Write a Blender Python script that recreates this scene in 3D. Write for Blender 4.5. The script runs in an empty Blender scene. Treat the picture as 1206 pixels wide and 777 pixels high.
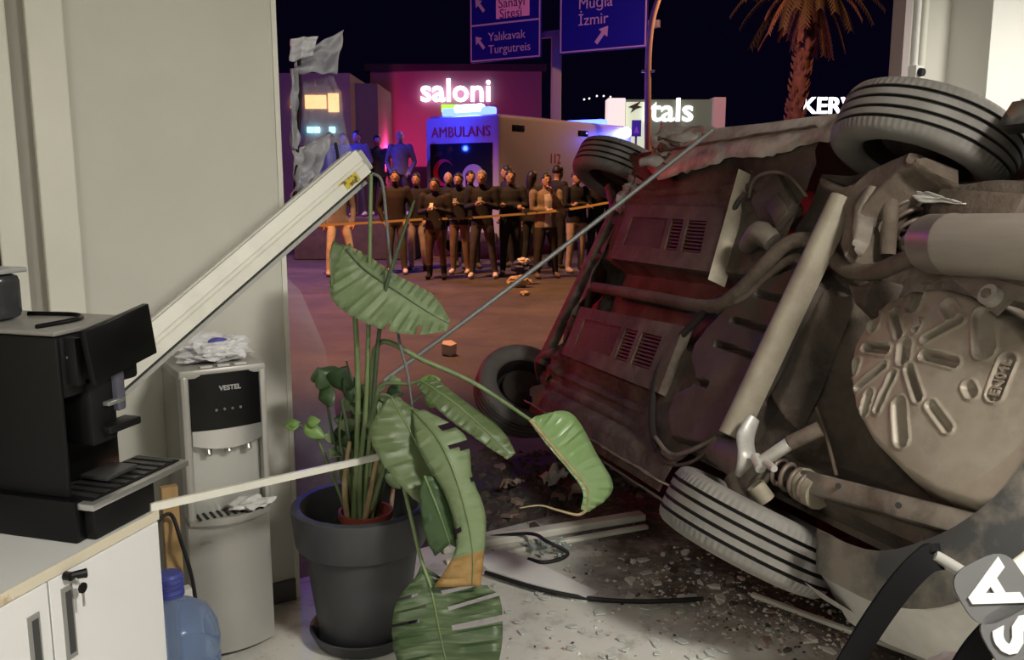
import bpy, bmesh, math, random
import numpy as np
from mathutils import Vector, Matrix, Euler, noise

S = bpy.context.scene
COL = S.collection
random.seed(7)
PI = math.pi

# ------------------------------------------------------------------ camera
FPX, CX, CY, CAMH = 1050.0, 603.0, 388.5, 1.6        # the photograph is 1206 x 777
PITCH = math.atan(176.5 / FPX)
cd = bpy.data.cameras.new('camera'); cam = bpy.data.objects.new('camera', cd); COL.objects.link(cam)
cd.sensor_width = 36.0; cd.lens = 36.0 * FPX / 1206.0; cd.clip_start = 0.05; cd.clip_end = 400
cam.location = (0, 0, CAMH); cam.rotation_euler = (PI / 2 - PITCH, 0, 0)
S.camera = cam
S.view_settings.view_transform = 'Standard'; S.view_settings.look = 'None'
S.view_settings.gamma = 1.0; S.view_settings.use_curve_mapping = False
S.view_settings.exposure = 0.12

# ------------------------------------------------------------------ world: night sky
W = bpy.data.worlds.new('night'); S.world = W; W.use_nodes = True
bg = W.node_tree.nodes['Background']; bg.inputs[0].default_value = (0.0011, 0.0007, 0.0045, 1); bg.inputs[1].default_value = 1.0

# ------------------------------------------------------------------ frames of reference
FWD = Vector((0, math.cos(PITCH), -math.sin(PITCH))); UPV = Vector((0, math.sin(PITCH), math.cos(PITCH)))
EYE = Vector((0, 0, CAMH))
def ray(x, y): return FWD + Vector((1, 0, 0)) * ((x - CX) / FPX) - UPV * ((y - CY) / FPX)
def G(x, y, z=0.0):                      # where a pixel's ray meets the height z
    d = ray(x, y); return EYE + d * ((z - CAMH) / d.z)
def P(x, y, Y):                          # the point of a pixel's ray at depth Y
    d = ray(x, y); return EYE + d * (Y / d.y)
FA = Vector((-0.84, 3.24, 0)); FU = Vector((0.839, 0.545, 0)).normalized(); FN = Vector((FU.y, -FU.x, 0))
FANG = math.atan2(FU.y, FU.x)            # the shop front: along FU, room side FN
def F(s, t, z=0.0): return FA + FU * s + FN * t + Vector((0, 0, z))

# ------------------------------------------------------------------ lights
def area(name, loc, size, power, col, target=None, sy=None):
    l = bpy.data.lights.new(name, 'AREA'); l.energy = power; l.color = col; l.size = size
    if sy: l.shape = 'RECTANGLE'; l.size_y = sy
    o = bpy.data.objects.new(name, l); COL.objects.link(o); o.location = loc
    if target is not None: o.rotation_euler = (Vector(target) - Vector(loc)).to_track_quat('-Z', 'Y').to_euler()
    return o
def point(name, loc, power, col, rad=0.1):
    l = bpy.data.lights.new(name, 'POINT'); l.energy = power; l.color = col; l.shadow_soft_size = rad
    o = bpy.data.objects.new(name, l); COL.objects.link(o); o.location = loc; return o
CEIL = 3.0
PANELS = ((1.75, 0.45, 135), (3.75, 4.2, 76), (-1.2, -1.0, 46))
for x, y, w in PANELS: area('ceiling_panel_light', (x, y, CEIL - 0.06), 0.6, w, (1.0, 0.955, 0.865))
def spot(name, loc, target, power, col, deg, blend, rad):
    l = bpy.data.lights.new(name, 'SPOT'); l.energy = power; l.color = col; l.spot_size = math.radians(deg); l.spot_blend = blend; l.shadow_soft_size = rad
    o = bpy.data.objects.new(name, l); COL.objects.link(o); o.location = loc; o.rotation_euler = (Vector(target) - Vector(loc)).to_track_quat('-Z', 'Y').to_euler(); return o
spot('sodium_street_lamp', (-2.8, 12.4, 8.0), (-2.6, 12.9, 0), 4200, (1.0, 0.46, 0.18), 88, 0.35, 0.25)      # a cut-off luminaire over the street
point('sodium_street_lamp', (5.3, 20.6, 7.4), 1000, (1.0, 0.44, 0.20), 0.3)
point('red_beacon_light', (-6.4, 11.5, 3.2), 260, (1.0, 0.05, 0.08), 0.15)
spot('red_beacon_beam', (-5.6, 9.4, 2.3), (0.45, 5.3, 0.95), 700, (1.0, 0.04, 0.07), 18, 0.8, 0.12)
point('red_beacon_light', (-3.9, 28.4, 2.4), 480, (1.0, 0.05, 0.26), 0.3)

# ------------------------------------------------------------------ materials
MATS = {}
def mat(name, col, rough=0.6, metal=0.0, col2=None, scale=6.0, lo=0.4, hi=0.65, bump=0.0, bscale=None,
        emit=None, estr=0.0, spec=None, trans=0.0, alpha=1.0, detail=5.0, col3=None, scale3=1.0, ior=1.45, coords='Object', stretch=None):
    if name in MATS: return MATS[name]
    m = bpy.data.materials.new(name); m.use_nodes = True; nt = m.node_tree; b = nt.nodes['Principled BSDF']
    b.inputs['Base Color'].default_value = (*col, 1); b.inputs['Roughness'].default_value = rough; b.inputs['Metallic'].default_value = metal
    if spec is not None: b.inputs['Specular IOR Level'].default_value = spec
    b.inputs['Transmission Weight'].default_value = trans; b.inputs['Alpha'].default_value = alpha; b.inputs['IOR'].default_value = ior
    tc = nt.nodes.new('ShaderNodeTexCoord'); src = tc.outputs[coords]
    if stretch:
        mp = nt.nodes.new('ShaderNodeMapping'); mp.inputs['Scale'].default_value = stretch
        nt.links.new(src, mp.inputs[0]); src = mp.outputs[0]
    def noi(sc, det=detail):
        n = nt.nodes.new('ShaderNodeTexNoise'); n.inputs['Scale'].default_value = sc; n.inputs['Detail'].default_value = det
        n.inputs['Roughness'].default_value = 0.62; nt.links.new(src, n.inputs['Vector']); return n.outputs['Fac']
    last = None
    if col2 is not None:
        r = nt.nodes.new('ShaderNodeMapRange'); r.inputs[1].default_value = lo; r.inputs[2].default_value = hi
        nt.links.new(noi(scale), r.inputs[0])
        mx = nt.nodes.new('ShaderNodeMix'); mx.data_type = 'RGBA'; mx.inputs[6].default_value = (*col, 1); mx.inputs[7].default_value = (*col2, 1)
        nt.links.new(r.outputs[0], mx.inputs[0]); last = mx.outputs[2]
    if col3 is not None:
        r = nt.nodes.new('ShaderNodeMapRange'); r.inputs[1].default_value = 0.5; r.inputs[2].default_value = 0.68
        nt.links.new(noi(scale3), r.inputs[0])
        mx = nt.nodes.new('ShaderNodeMix'); mx.data_type = 'RGBA'; mx.inputs[6].default_value = (*col, 1); mx.inputs[7].default_value = (*col3, 1)
        if last: nt.links.new(last, mx.inputs[6])
        nt.links.new(r.outputs[0], mx.inputs[0]); last = mx.outputs[2]
    if last: nt.links.new(last, b.inputs['Base Color'])
    if bump:
        bp = nt.nodes.new('ShaderNodeBump'); bp.inputs['Strength'].default_value = bump; bp.inputs['Distance'].default_value = 0.02
        nt.links.new(noi(bscale or scale * 3), bp.inputs['Height']); nt.links.new(bp.outputs[0], b.inputs['Normal'])
    if emit:
        b.inputs['Emission Color'].default_value = (*emit, 1); b.inputs['Emission Strength'].default_value = estr
    MATS[name] = m; return m

# ------------------------------------------------------------------ mesh collector
class MB:
    def __init__(s): s.v = []; s.f = []; s.m = []
    def add(s, vs, fs, mi=0):
        o = len(s.v); s.v += [tuple(v) for v in vs]; s.f += [tuple(i + o for i in f) for f in fs]; s.m += [mi] * len(fs); return s
    def box(s, c, d, rz=0.0, mat=None, mi=0):
        hx, hy, hz = d[0] / 2, d[1] / 2, d[2] / 2
        M = mat if mat is not None else Matrix.Rotation(rz, 3, 'Z'); c = Vector(c)
        vs = [c + M @ Vector((x * hx, y * hy, z * hz)) for z in (-1, 1) for y in (-1, 1) for x in (-1, 1)]
        return s.add(vs, [(0, 2, 3, 1), (4, 5, 7, 6), (0, 1, 5, 4), (2, 6, 7, 3), (0, 4, 6, 2), (1, 3, 7, 5)], mi)
    def cbox(s, c, d, ch, rz=0.0, mat=None, mi=0):
        """box with chamfered edges"""
        bm = bmesh.new(); bmesh.ops.create_cube(bm, size=1.0)
        for v in bm.verts: v.co = Vector((v.co.x * d[0], v.co.y * d[1], v.co.z * d[2]))
        bmesh.ops.bevel(bm, geom=bm.edges[:], offset=ch, segments=2, affect='EDGES', profile=0.5)
        M = mat if mat is not None else Matrix.Rotation(rz, 3, 'Z'); c = Vector(c); bm.verts.index_update()
        s.add([c + M @ v.co for v in bm.verts], [[v.index for v in f.verts] for f in bm.faces], mi); bm.free(); return s
    def tube(s, path, r, n=10, cap=True, mi=0, flat=None):
        """tube along a path; r number or list; flat = (width factor, height factor)"""
        path = [Vector(p) for p in path]; k = len(path); rs = r if isinstance(r, (list, tuple)) else [r] * k
        o = len(s.v); prev = None; vs = []
        for i, p in enumerate(path):
            t = (path[min(i + 1, k - 1)] - path[max(i - 1, 0)])
            t = t.normalized() if t.length > 1e-9 else Vector((0, 0, 1))
            if prev is None:
                a = Vector((0, 0, 1)) if abs(t.z) < 0.9 else Vector((1, 0, 0)); e1 = (a - t * a.dot(t)).normalized()
            else:
                e1 = prev - t * prev.dot(t); e1 = e1.normalized() if e1.length > 1e-6 else prev
            e2 = t.cross(e1); prev = e1
            fa, fb = flat if flat else (1, 1)
            for j in range(n):
                a = 2 * PI * j / n; vs.append(p + (e1 * math.cos(a) * fb + e2 * math.sin(a) * fa) * rs[i])
        fs = [(i * n + j, i * n + (j + 1) % n, (i + 1) * n + (j + 1) % n, (i + 1) * n + j) for i in range(k - 1) for j in range(n)]
        if cap: fs += [tuple(range(n))[::-1], tuple(range((k - 1) * n, k * n))]
        return s.add(vs, fs, mi)
    def lathe(s, prof, n=48, M=None, mi=0, arc=2 * PI):
        """prof: (radius, height) pairs about local z"""
        vs = []; k = len(prof); full = abs(arc - 2 * PI) < 1e-6; cols = n if full else n + 1
        for j in range(cols):
            a = arc * j / n
            for r, z in prof: vs.append(Vector((r * math.cos(a), r * math.sin(a), z)))
        if M is not None: vs = [M @ v for v in vs]
        fs = [(j * k + i, ((j + 1) % cols) * k + i, ((j + 1) % cols) * k + i + 1, j * k + i + 1) for j in range(n) for i in range(k - 1)]
        return s.add(vs, fs, mi)
    def grid(s, rows, mi=0, loop=False):
        n = len(rows[0]); vs = [v for r in rows for v in r]; m = len(rows)
        fs = [(i * n + j, i * n + (j + 1) % n, (i + 1) * n + (j + 1) % n, (i + 1) * n + j) for i in range(m - 1) for j in range(n if loop else n - 1)]
        return s.add(vs, fs, mi)
    def prism(s, poly, h, M=None, mi=0):
        """polygon (2d) extruded h along local z"""
        n = len(poly); vs = [Vector((x, y, 0)) for x, y in poly] + [Vector((x, y, h)) for x, y in poly]
        if M is not None: vs = [M @ v for v in vs]
        return s.add(vs, [tuple(range(n))[::-1], tuple(range(n, 2 * n))] + [(i, (i + 1) % n, n + (i + 1) % n, n + i) for i in range(n)], mi)
    def ball(s, c, r, n=12, m=8, M=None, mi=0):
        rr = Vector(r) if not isinstance(r, (int, float)) else Vector((r, r, r)); c = Vector(c); vs = []
        for i in range(m + 1):
            th = PI * i / m
            for j in range(n):
                a = 2 * PI * j / n; q = Vector((rr.x * math.sin(th) * math.cos(a), rr.y * math.sin(th) * math.sin(a), rr.z * math.cos(th)))
                vs.append(c + (M @ q if M is not None else q))
        fs = [(i * n + j, (i + 1) * n + j, (i + 1) * n + (j + 1) % n, i * n + (j + 1) % n) for i in range(m) for j in range(n)]
        return s.add(vs, fs, mi)
    def build(s, name, mats, parent=None, smooth=None, fix=True):
        me = bpy.data.meshes.new(name); me.from_pydata(s.v, [], s.f)
        for m in (mats if isinstance(mats, (list, tuple)) else [mats]): me.materials.append(m)
        for p, i in zip(me.polygons, s.m): p.material_index = i
        if fix:
            bm = bmesh.new(); bm.from_mesh(me); bmesh.ops.remove_doubles(bm, verts=bm.verts, dist=1e-6)
            bmesh.ops.recalc_face_normals(bm, faces=bm.faces); bm.to_mesh(me); bm.free()
        if smooth is not None:
            for p in me.polygons: p.use_smooth = True
            if smooth < 179: me.set_sharp_from_angle(angle=math.radians(smooth))
        o = bpy.data.objects.new(name, me); COL.objects.link(o)
        if parent is not None: o.parent = parent
        return o
def tag(o, label, cat, group=None, kind=None):
    o['label'] = label; o['category'] = cat
    if group: o['group'] = group
    if kind: o['kind'] = kind
    return o
def struct(o, label=None, cat=None):
    o['kind'] = 'structure'
    if label: o['label'] = label
    if cat: o['category'] = cat
    return o
def empty(name, loc=(0, 0, 0), rot=(0, 0, 0), label=None, cat=None, group=None):
    o = bpy.data.objects.new(name, None); o.location = loc; o.rotation_euler = rot; COL.objects.link(o); o.empty_display_size = 0.1
    if label: tag(o, label, cat, group)
    return o
def copy_tree(o, parent=None):
    c = o.copy(); COL.objects.link(c); c.parent = parent
    for ch in list(o.children): copy_tree(ch, c)
    return c
def origin_to(o, p):
    """move a mesh object's origin to p without moving the mesh"""
    p = Vector(p); o.data.transform(Matrix.Translation(-p)); o.location = p; return o
def base_origin(o):
    vs = o.data.vertices; n = len(vs)
    c = Vector((sum(v.co.x for v in vs) / n, sum(v.co.y for v in vs) / n, min(v.co.z for v in vs))); return origin_to(o, c)
def smooth_path(pts, k=6, closed=False):
    """Catmull-Rom through the points"""
    pts = [Vector(p) for p in pts]; out = []; n = len(pts)
    for i in range(n - 1):
        p0, p1, p2, p3 = pts[max(i - 1, 0)], pts[i], pts[i + 1], pts[min(i + 2, n - 1)]
        for j in range(k):
            t = j / k
            out.append(0.5 * ((2 * p1) + (p2 - p0) * t + (2 * p0 - 5 * p1 + 4 * p2 - p3) * t * t + (3 * p1 - p0 - 3 * p2 + p3) * t ** 3))
    out.append(pts[-1]); return out
def lerp_list(a, k):
    """a list of numbers resampled to k values"""
    n = len(a) - 1; r = []
    for i in range(k):
        x = n * i / (k - 1); j = min(int(x), n - 1); r.append(a[j] + (a[j + 1] - a[j]) * (x - j))
    return r
def text(name, body, size, M, m, parent=None, extrude=0.004, align='CENTER', bold=0.0, spacing=1.0):
    c = bpy.data.curves.new(name, 'FONT'); c.body = body; c.size = size; c.extrude = extrude; c.align_x = align; c.align_y = 'CENTER'
    c.offset = bold; c.space_character = spacing; c.resolution_u = 3
    t = bpy.data.objects.new(name, c); COL.objects.link(t); bpy.context.view_layer.update()
    dg = bpy.context.evaluated_depsgraph_get(); me = bpy.data.meshes.new_from_object(t.evaluated_get(dg))
    bpy.data.objects.remove(t); bpy.data.curves.remove(c); me.transform(M); me.materials.clear(); me.materials.append(m); me.name = name
    o = bpy.data.objects.new(name, me); COL.objects.link(o)
    if parent is not None: o.parent = parent
    return o
def frame(o, x, z):
    """4x4 with local x axis along x, local z (normal) along z, local y = z cross x"""
    x = Vector(x).normalized(); z = Vector(z).normalized(); y = z.cross(x).normalized(); x = y.cross(z)
    M = Matrix((x, y, z)).transposed().to_4x4(); M.translation = Vector(o); return M

# colours of the place
m_wall = mat('wall_paint', (0.60, 0.59, 0.53), 0.75, col2=(0.56, 0.55, 0.49), scale=1.5, bump=0.03, bscale=60)
m_trim = mat('trim_paint', (0.72, 0.71, 0.63), 0.5, col2=(0.68, 0.67, 0.59), scale=2)
m_white = mat('white_paint', (0.78, 0.78, 0.75), 0.5)
m_alu = mat('white_aluminium', (0.70, 0.69, 0.62), 0.4, col2=(0.55, 0.54, 0.48), scale=4, lo=0.5, hi=0.75)
m_dark = mat('black_rubber', (0.012, 0.012, 0.013), 0.6)
m_ceil = mat('ceiling_paint', (0.45, 0.45, 0.43), 0.8)

# ------------------------------------------------------------------ the room
def floor_material():
    m = bpy.data.materials.new('tile_floor_with_dirt_shade'); m.use_nodes = True; nt = m.node_tree; b = nt.nodes['Principled BSDF']
    N = lambda t: nt.nodes.new(t); L = nt.links.new
    tc = N('ShaderNodeTexCoord')
    def noi(sc, det=6, rough=0.65):
        n = N('ShaderNodeTexNoise'); n.inputs['Scale'].default_value = sc; n.inputs['Detail'].default_value = det; n.inputs['Roughness'].default_value = rough
        L(tc.outputs['Object'], n.inputs['Vector']); return n.outputs['Fac']
    def math_(op, a, bb):
        q = N('ShaderNodeMath'); q.operation = op
        for i, v in enumerate((a, bb)):
            if isinstance(v, (int, float)): q.inputs[i].default_value = v
            else: L(v, q.inputs[i])
        return q.outputs[0]
    def rng(v, a, c):
        r = N('ShaderNodeMapRange'); r.interpolation_type = 'SMOOTHSTEP'; r.inputs[1].default_value = a; r.inputs[2].default_value = c; L(v, r.inputs[0]); return r.outputs[0]
    def mix(fac, a, c):
        x = N('ShaderNodeMix'); x.data_type = 'RGBA'
        L(fac, x.inputs[0])
        for i, v in ((6, a), (7, c)):
            if isinstance(v, tuple): x.inputs[i].default_value = (*v, 1)
            else: L(v, x.inputs[i])
        return x.outputs[2]
    sp = N('ShaderNodeSeparateXYZ'); L(tc.outputs['Object'], sp.inputs[0])
    # soil dragged in by the car, with the car's shadow painted in, lies to the right of a line that runs from the shop front towards the room
    d = math_('ADD', math_('MULTIPLY', sp.outputs[0], 0.80), math_('MULTIPLY', sp.outputs[1], 0.60))
    d = math_('ADD', d, math_('MULTIPLY', math_('SUBTRACT', noi(1.7), 0.5), 1.5))
    dirt_shade = rng(d, 2.28, 2.75)
    speck = rng(noi(26, 8), 0.50, 0.62)
    tile = mix(rng(noi(0.9), 0.35, 0.65), (0.58, 0.57, 0.52), (0.66, 0.65, 0.60))
    tile = mix(math_('MULTIPLY', rng(noi(7, 9, 0.75), 0.50, 0.66), 0.55), tile, (0.26, 0.24, 0.20))
    soil = mix(speck, (0.070, 0.056, 0.044), (0.15, 0.128, 0.104))
    soil = mix(rng(noi(3.2, 7), 0.54, 0.72), soil, (0.26, 0.24, 0.20))
    L(mix(dirt_shade, tile, soil), b.inputs['Base Color'])
    r = N('ShaderNodeMapRange'); r.inputs[3].default_value = 0.38; r.inputs[4].default_value = 0.9; L(dirt_shade, r.inputs[0]); L(r.outputs[0], b.inputs['Roughness'])
    bp = N('ShaderNodeBump'); bp.inputs['Strength'].default_value = 0.35; bp.inputs['Distance'].default_value = 0.02
    L(math_('MULTIPLY', noi(40, 8), dirt_shade), bp.inputs['Height']); L(bp.outputs[0], b.inputs['Normal'])
    return m
def fbox(s0, s1, t0, t1, z0, z1, mb=None, ch=None):
    mb = mb or MB(); c = F((s0 + s1) / 2, (t0 + t1) / 2, (z0 + z1) / 2); d = (s1 - s0, t1 - t0, z1 - z0)
    R = Matrix((FU, FN, Vector((0, 0, 1)))).transposed()
    return mb.cbox(c, d, ch, mat=R) if ch else mb.box(c, d, mat=R)
RS0, RS1, RT1 = -3.6, 6.4, 7.4
struct(fbox(RS0, RS1, -0.16, RT1, -0.12, 0.0).build('floor', floor_material()), 'pale tiled shop floor strewn with soil and broken glass')
struct(fbox(RS0, RS1, -0.16, RT1, CEIL, CEIL + 0.15).build('ceiling', m_ceil))
# front wall: plastered pier left of the opening, its trims, the dark window beyond
pier = struct(fbox(-0.66, 0.0, -0.24, 0.0, 0.0, CEIL).build('wall_pier', m_wall), 'cream plastered pier between dark window and smashed opening')
fbox(-0.0, 0.018, -0.26, 0.006, 0.0, CEIL).build('edge_trim', m_trim, pier)
fbox(-0.66, 0.0, 0.0, 0.012, 0.0, 0.085).build('skirting', mat('skirting_dark', (0.10, 0.10, 0.095), 0.5), pier)
struct(fbox(-0.765, -0.66, -0.10, 0.035, 0, CEIL, ch=0.006).build('trim_1', m_trim), 'pale upright window trim beside the plastered pier')
struct(fbox(-0.815, -0.765, -0.12, -0.012, 0, CEIL).build('trim_2', mat('trim_groove_shade', (0.36, 0.34, 0.30), 0.6)), 'recessed strip greyed as a shadow groove between two pale trims')  # the grey holds the shade of the groove between the trims
struct(fbox(-0.885, -0.815, -0.10, 0.03, 0, CEIL, ch=0.006).build('trim_3', m_trim), 'pale upright trim next to the dark window')
wn = struct(fbox(-3.6, -0.96, -0.06, -0.045, 0.12, 2.8).build('window_1', mat('night_glass', (0.012, 0.010, 0.012), 0.06)), 'dark night window with black frame at the coffee corner')
m_wfr = mat('window_frame_dark', (0.035, 0.032, 0.034), 0.4)
fbox(-0.96, -0.885, -0.10, 0.0, 0, CEIL).build('window_frame', m_wfr, wn)
fbox(-3.6, -0.96, -0.09, -0.01, 1.58, 1.64).build('window_frame', m_wfr, wn)
fbox(-3.6, -0.96, -0.09, -0.01, 0, 0.12).build('window_frame', m_wfr, wn)
fbox(-3.6, -0.885, -0.10, 0.0, 2.8, CEIL).build('window_frame', m_wfr, wn)
struct(fbox(0.018, 3.62, -0.22, -0.02, 2.86, CEIL).build('trim_4', m_trim), 'header over the smashed shop front')
# pier at the right of the opening
struct(fbox(4.12, RS1, -0.05, 0.22, 0, CEIL).build('wall_right', mat('white_wall', (0.74, 0.74, 0.70), 0.7, col2=(0.70, 0.70, 0.66), scale=1)), 'bright white wall behind the raised rear wheel')
rp = struct(fbox(3.62, 4.12, -0.07, -0.03, 0, CEIL).build('wall_column', m_wall), 'cream column at the right edge of the opening')
fbox(3.60, 3.66, -0.06, 0.02, 0, CEIL).build('edge_trim', mat('trim_pinklit', (0.42, 0.36, 0.36), 0.6), rp)  # pinkish light on the column's outer side is put into this colour
mb = MB(); mb.tube([F(3.72, 0.012, 0), F(3.72, 0.012, CEIL)], 0.022, 10); mb.build('conduit', m_white, rp, smooth=40)
mb = MB(); mb.tube([F(3.80, 0.0, 0), F(3.80, 0.0, CEIL)], 0.028, 10); mb.build('conduit', m_trim, rp, smooth=40)
fbox(3.69, 3.76, 0.0, 0.05, 2.17, 2.24).build('pipe_clip', m_white, rp)
mb = MB(); mb.tube([F(3.725, 0.03, 2.205), F(3.725, 0.075, 2.20)], [0.026, 0.022], 12); mb.build('pipe_stub', m_dark, rp)
# the walls behind and beside the camera
struct(fbox(RS0 - 0.15, RS0, -0.16, RT1, 0, CEIL).build('wall_left', m_wall)); struct(fbox(RS1, RS1 + 0.15, -0.16, RT1, 0, CEIL).build('wall_side', m_wall))
struct(fbox(RS0, RS1, RT1, RT1 + 0.15, 0, CEIL).build('wall_back', m_wall))
for (x, y, w), l in zip(PANELS, ('square white ceiling light panel over the middle of the room', 'square white ceiling light panel over the overturned car', 'square white ceiling light panel near the back wall')):
    t = empty('ceiling_light', (x, y, CEIL - 0.05), label=l, cat='ceiling light', group='ceiling panels over the room')
    MB().box((0, 0, 0.022), (0.66, 0.66, 0.044)).build('frame', m_white, t)
    MB().box((0, 0, -0.003), (0.58, 0.58, 0.004)).build('diffuser', mat('diffuser', (0.9, 0.9, 0.88), 0.4, emit=(1, 0.97, 0.9), estr=3), t)

# ------------------------------------------------------------------ the street
def street_material():
    m = mat('street_asphalt', (0.050, 0.042, 0.040), 0.75, col2=(0.085, 0.070, 0.064), scale=2.2, lo=0.35, hi=0.7, bump=0.5, bscale=26, col3=(0.11, 0.09, 0.08), scale3=0.7)
    return m
mb = MB(); mb.add([F(-60, -0.16, -0.02), F(70, -0.16, -0.02), F(70, -130, -0.02), F(-60, -130, -0.02)], [(0, 1, 2, 3)])
mb.add([F(-60, -0.16, -0.30), F(70, -0.16, -0.30), F(70, -130, -0.30), F(-60, -130, -0.30)], [(0, 1, 2, 3)])
struct(mb.build('ground', street_material()), 'dark street outside the smashed shop front')

# ------------------------------------------------------------------ the overturned car
CO = Vector((1.107, 2.984, 1.092)); CE = Euler([math.radians(a) for a in (116.69, 2.39, 107.81)], 'XYZ'); CR = CE.to_matrix()
def cl(px, py, z=-0.1):                  # a pixel on the car's underside plane, in the car's own metres (x forward, y left, z up)
    d = CR.transposed() @ ray(px, py); o = CR.transposed() @ (EYE - CO); t = (z - o.z) / d.z; return o + d * t
def cw(l): return CO + CR @ Vector(l)
car = empty('overturned_car', CO, CE, 'silver hatchback lying on its side with its dusty underside showing', 'car')
m_paint = mat('silver_paint', (0.46, 0.45, 0.42), 0.35, 0.25, col2=(0.30, 0.27, 0.23), scale=3, lo=0.45, hi=0.7)
m_under = mat('dusty_underbody', (0.070, 0.052, 0.040), 0.85, col2=(0.130, 0.103, 0.080), scale=5, lo=0.38, hi=0.66, bump=0.45, bscale=34, col3=(0.028, 0.022, 0.018), scale3=2.3)
m_pan = mat('underbody_shield', (0.092, 0.071, 0.056), 0.8, col2=(0.145, 0.117, 0.093), scale=7, bump=0.3, bscale=40, col3=(0.040, 0.032, 0.026), scale3=2.6)
m_tank = mat('tank_plastic', (0.052, 0.040, 0.031), 0.65, col2=(0.090, 0.071, 0.056), scale=6, col3=(0.026, 0.021, 0.018), scale3=3)
m_well = mat('spare_well_steel', (0.27, 0.232, 0.184), 0.52, 0.2, col2=(0.36, 0.315, 0.255), scale=6, lo=0.35, hi=0.7, col3=(0.13, 0.103, 0.078), scale3=3.2, bump=0.05, bscale=60)
m_steel = mat('dusty_steel', (0.16, 0.135, 0.108), 0.6, 0.2, col2=(0.23, 0.20, 0.165), scale=9, col3=(0.085, 0.066, 0.052), scale3=5)
m_beam = mat('axle_steel', (0.30, 0.265, 0.20), 0.6, 0.1, col2=(0.22, 0.185, 0.14), scale=8)
m_bright = mat('bare_metal', (0.55, 0.54, 0.51), 0.45, 0.3, col2=(0.40, 0.38, 0.34), scale=14)
m_rust = mat('rusty_steel', (0.100, 0.075, 0.056), 0.8, col2=(0.155, 0.120, 0.092), scale=12, col3=(0.055, 0.040, 0.030), scale3=6, bump=0.35, bscale=30)
m_muff = mat('muffler_steel', (0.25, 0.215, 0.185), 0.42, 0.45, col2=(0.31, 0.275, 0.24), scale=4, stretch=(0.4, 3, 3))
m_black = mat('underbody_black', (0.016, 0.013, 0.012), 0.8)
m_plast = mat('grey_plastic', (0.048, 0.048, 0.048), 0.6, col2=(0.20, 0.172, 0.14), scale=2.4, lo=0.46, hi=0.58, detail=8)
m_glassd = mat('tinted_glass', (0.02, 0.025, 0.03), 0.08)

def tyre_material():
    m = bpy.data.materials.new('dusty_tyre'); m.use_nodes = True; nt = m.node_tree; b = nt.nodes['Principled BSDF']; L = nt.links.new
    tc = nt.nodes.new('ShaderNodeTexCoord'); n = nt.nodes.new('ShaderNodeTexNoise'); n.inputs['Scale'].default_value = 9; n.inputs['Detail'].default_value = 6
    L(tc.outputs['Object'], n.inputs['Vector'])
    mx = nt.nodes.new('ShaderNodeMix'); mx.data_type = 'RGBA'; mx.inputs[6].default_value = (0.11, 0.102, 0.092, 1); mx.inputs[7].default_value = (0.27, 0.255, 0.235, 1)
    L(n.outputs['Fac'], mx.inputs[0])
    # groove darkness is put into the colour: below the tread radius it turns near-black
    sp = nt.nodes.new('ShaderNodeSeparateXYZ'); L(tc.outputs['Object'], sp.inputs[0])
    v = nt.nodes.new('ShaderNodeVectorMath'); v.operation = 'LENGTH'; cmb = nt.nodes.new('ShaderNodeCombineXYZ'); L(sp.outputs[0], cmb.inputs[0]); L(sp.outputs[1], cmb.inputs[1]); L(cmb.outputs[0], v.inputs[0])
    gr = nt.nodes.new('ShaderNodeMapRange'); gr.inputs[1].default_value = 0.2930; gr.inputs[2].default_value = 0.2985; L(v.outputs['Value'], gr.inputs[0])
    ax = nt.nodes.new('ShaderNodeMath'); ax.operation = 'ABSOLUTE'; L(sp.outputs[2], ax.inputs[0])
    sw = nt.nodes.new('ShaderNodeMapRange'); sw.inputs[1].default_value = 0.060; sw.inputs[2].default_value = 0.068; L(ax.outputs[0], sw.inputs[0])
    mm = nt.nodes.new('ShaderNodeMath'); mm.operation = 'MAXIMUM'; L(gr.outputs[0], mm.inputs[0]); L(sw.outputs[0], mm.inputs[1])
    m5 = nt.nodes.new('ShaderNodeMix'); m5.data_type = 'RGBA'; m5.inputs[6].default_value = (0.012, 0.011, 0.010, 1); L(mm.outputs[0], m5.inputs[0]); L(mx.outputs[2], m5.inputs[7])
    L(m5.outputs[2], b.inputs['Base Color']); b.inputs['Roughness'].default_value = 0.75
    # sipes across the shoulders
    at = nt.nodes.new('ShaderNodeMath'); at.operation = 'ARCTAN2'; L(sp.outputs[1], at.inputs[0]); L(sp.outputs[0], at.inputs[1])
    ml = nt.nodes.new('ShaderNodeMath'); ml.operation = 'MULTIPLY'; ml.inputs[1].default_value = 84; L(at.outputs[0], ml.inputs[0])
    sn = nt.nodes.new('ShaderNodeMath'); sn.operation = 'SINE'; L(ml.outputs[0], sn.inputs[0])
    ab = nt.nodes.new('ShaderNodeMath'); ab.operation = 'ABSOLUTE'; L(sp.outputs[2], ab.inputs[0])
    gt = nt.nodes.new('ShaderNodeMapRange'); gt.inputs[1].default_value = 0.035; gt.inputs[2].default_value = 0.055; L(ab.outputs[0], gt.inputs[0])
    m2 = nt.nodes.new('ShaderNodeMath'); m2.operation = 'MULTIPLY'; L(sn.outputs[0], m2.inputs[0]); L(gt.outputs[0], m2.inputs[1])
    rl = nt.nodes.new('ShaderNodeMapRange'); rl.inputs[1].default_value = 0.283; rl.inputs[2].default_value = 0.300; L(v.outputs['Value'], rl.inputs[0])
    m3 = nt.nodes.new('ShaderNodeMath'); m3.operation = 'MULTIPLY'; L(m2.outputs[0], m3.inputs[0]); L(rl.outputs[0], m3.inputs[1])
    bp = nt.nodes.new('ShaderNodeBump'); bp.inputs['Strength'].default_value = 0.35; bp.inputs['Distance'].default_value = 0.003; L(m3.outputs[0], bp.inputs['Height']); L(bp.outputs[0], b.inputs['Normal'])
    return m
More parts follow.
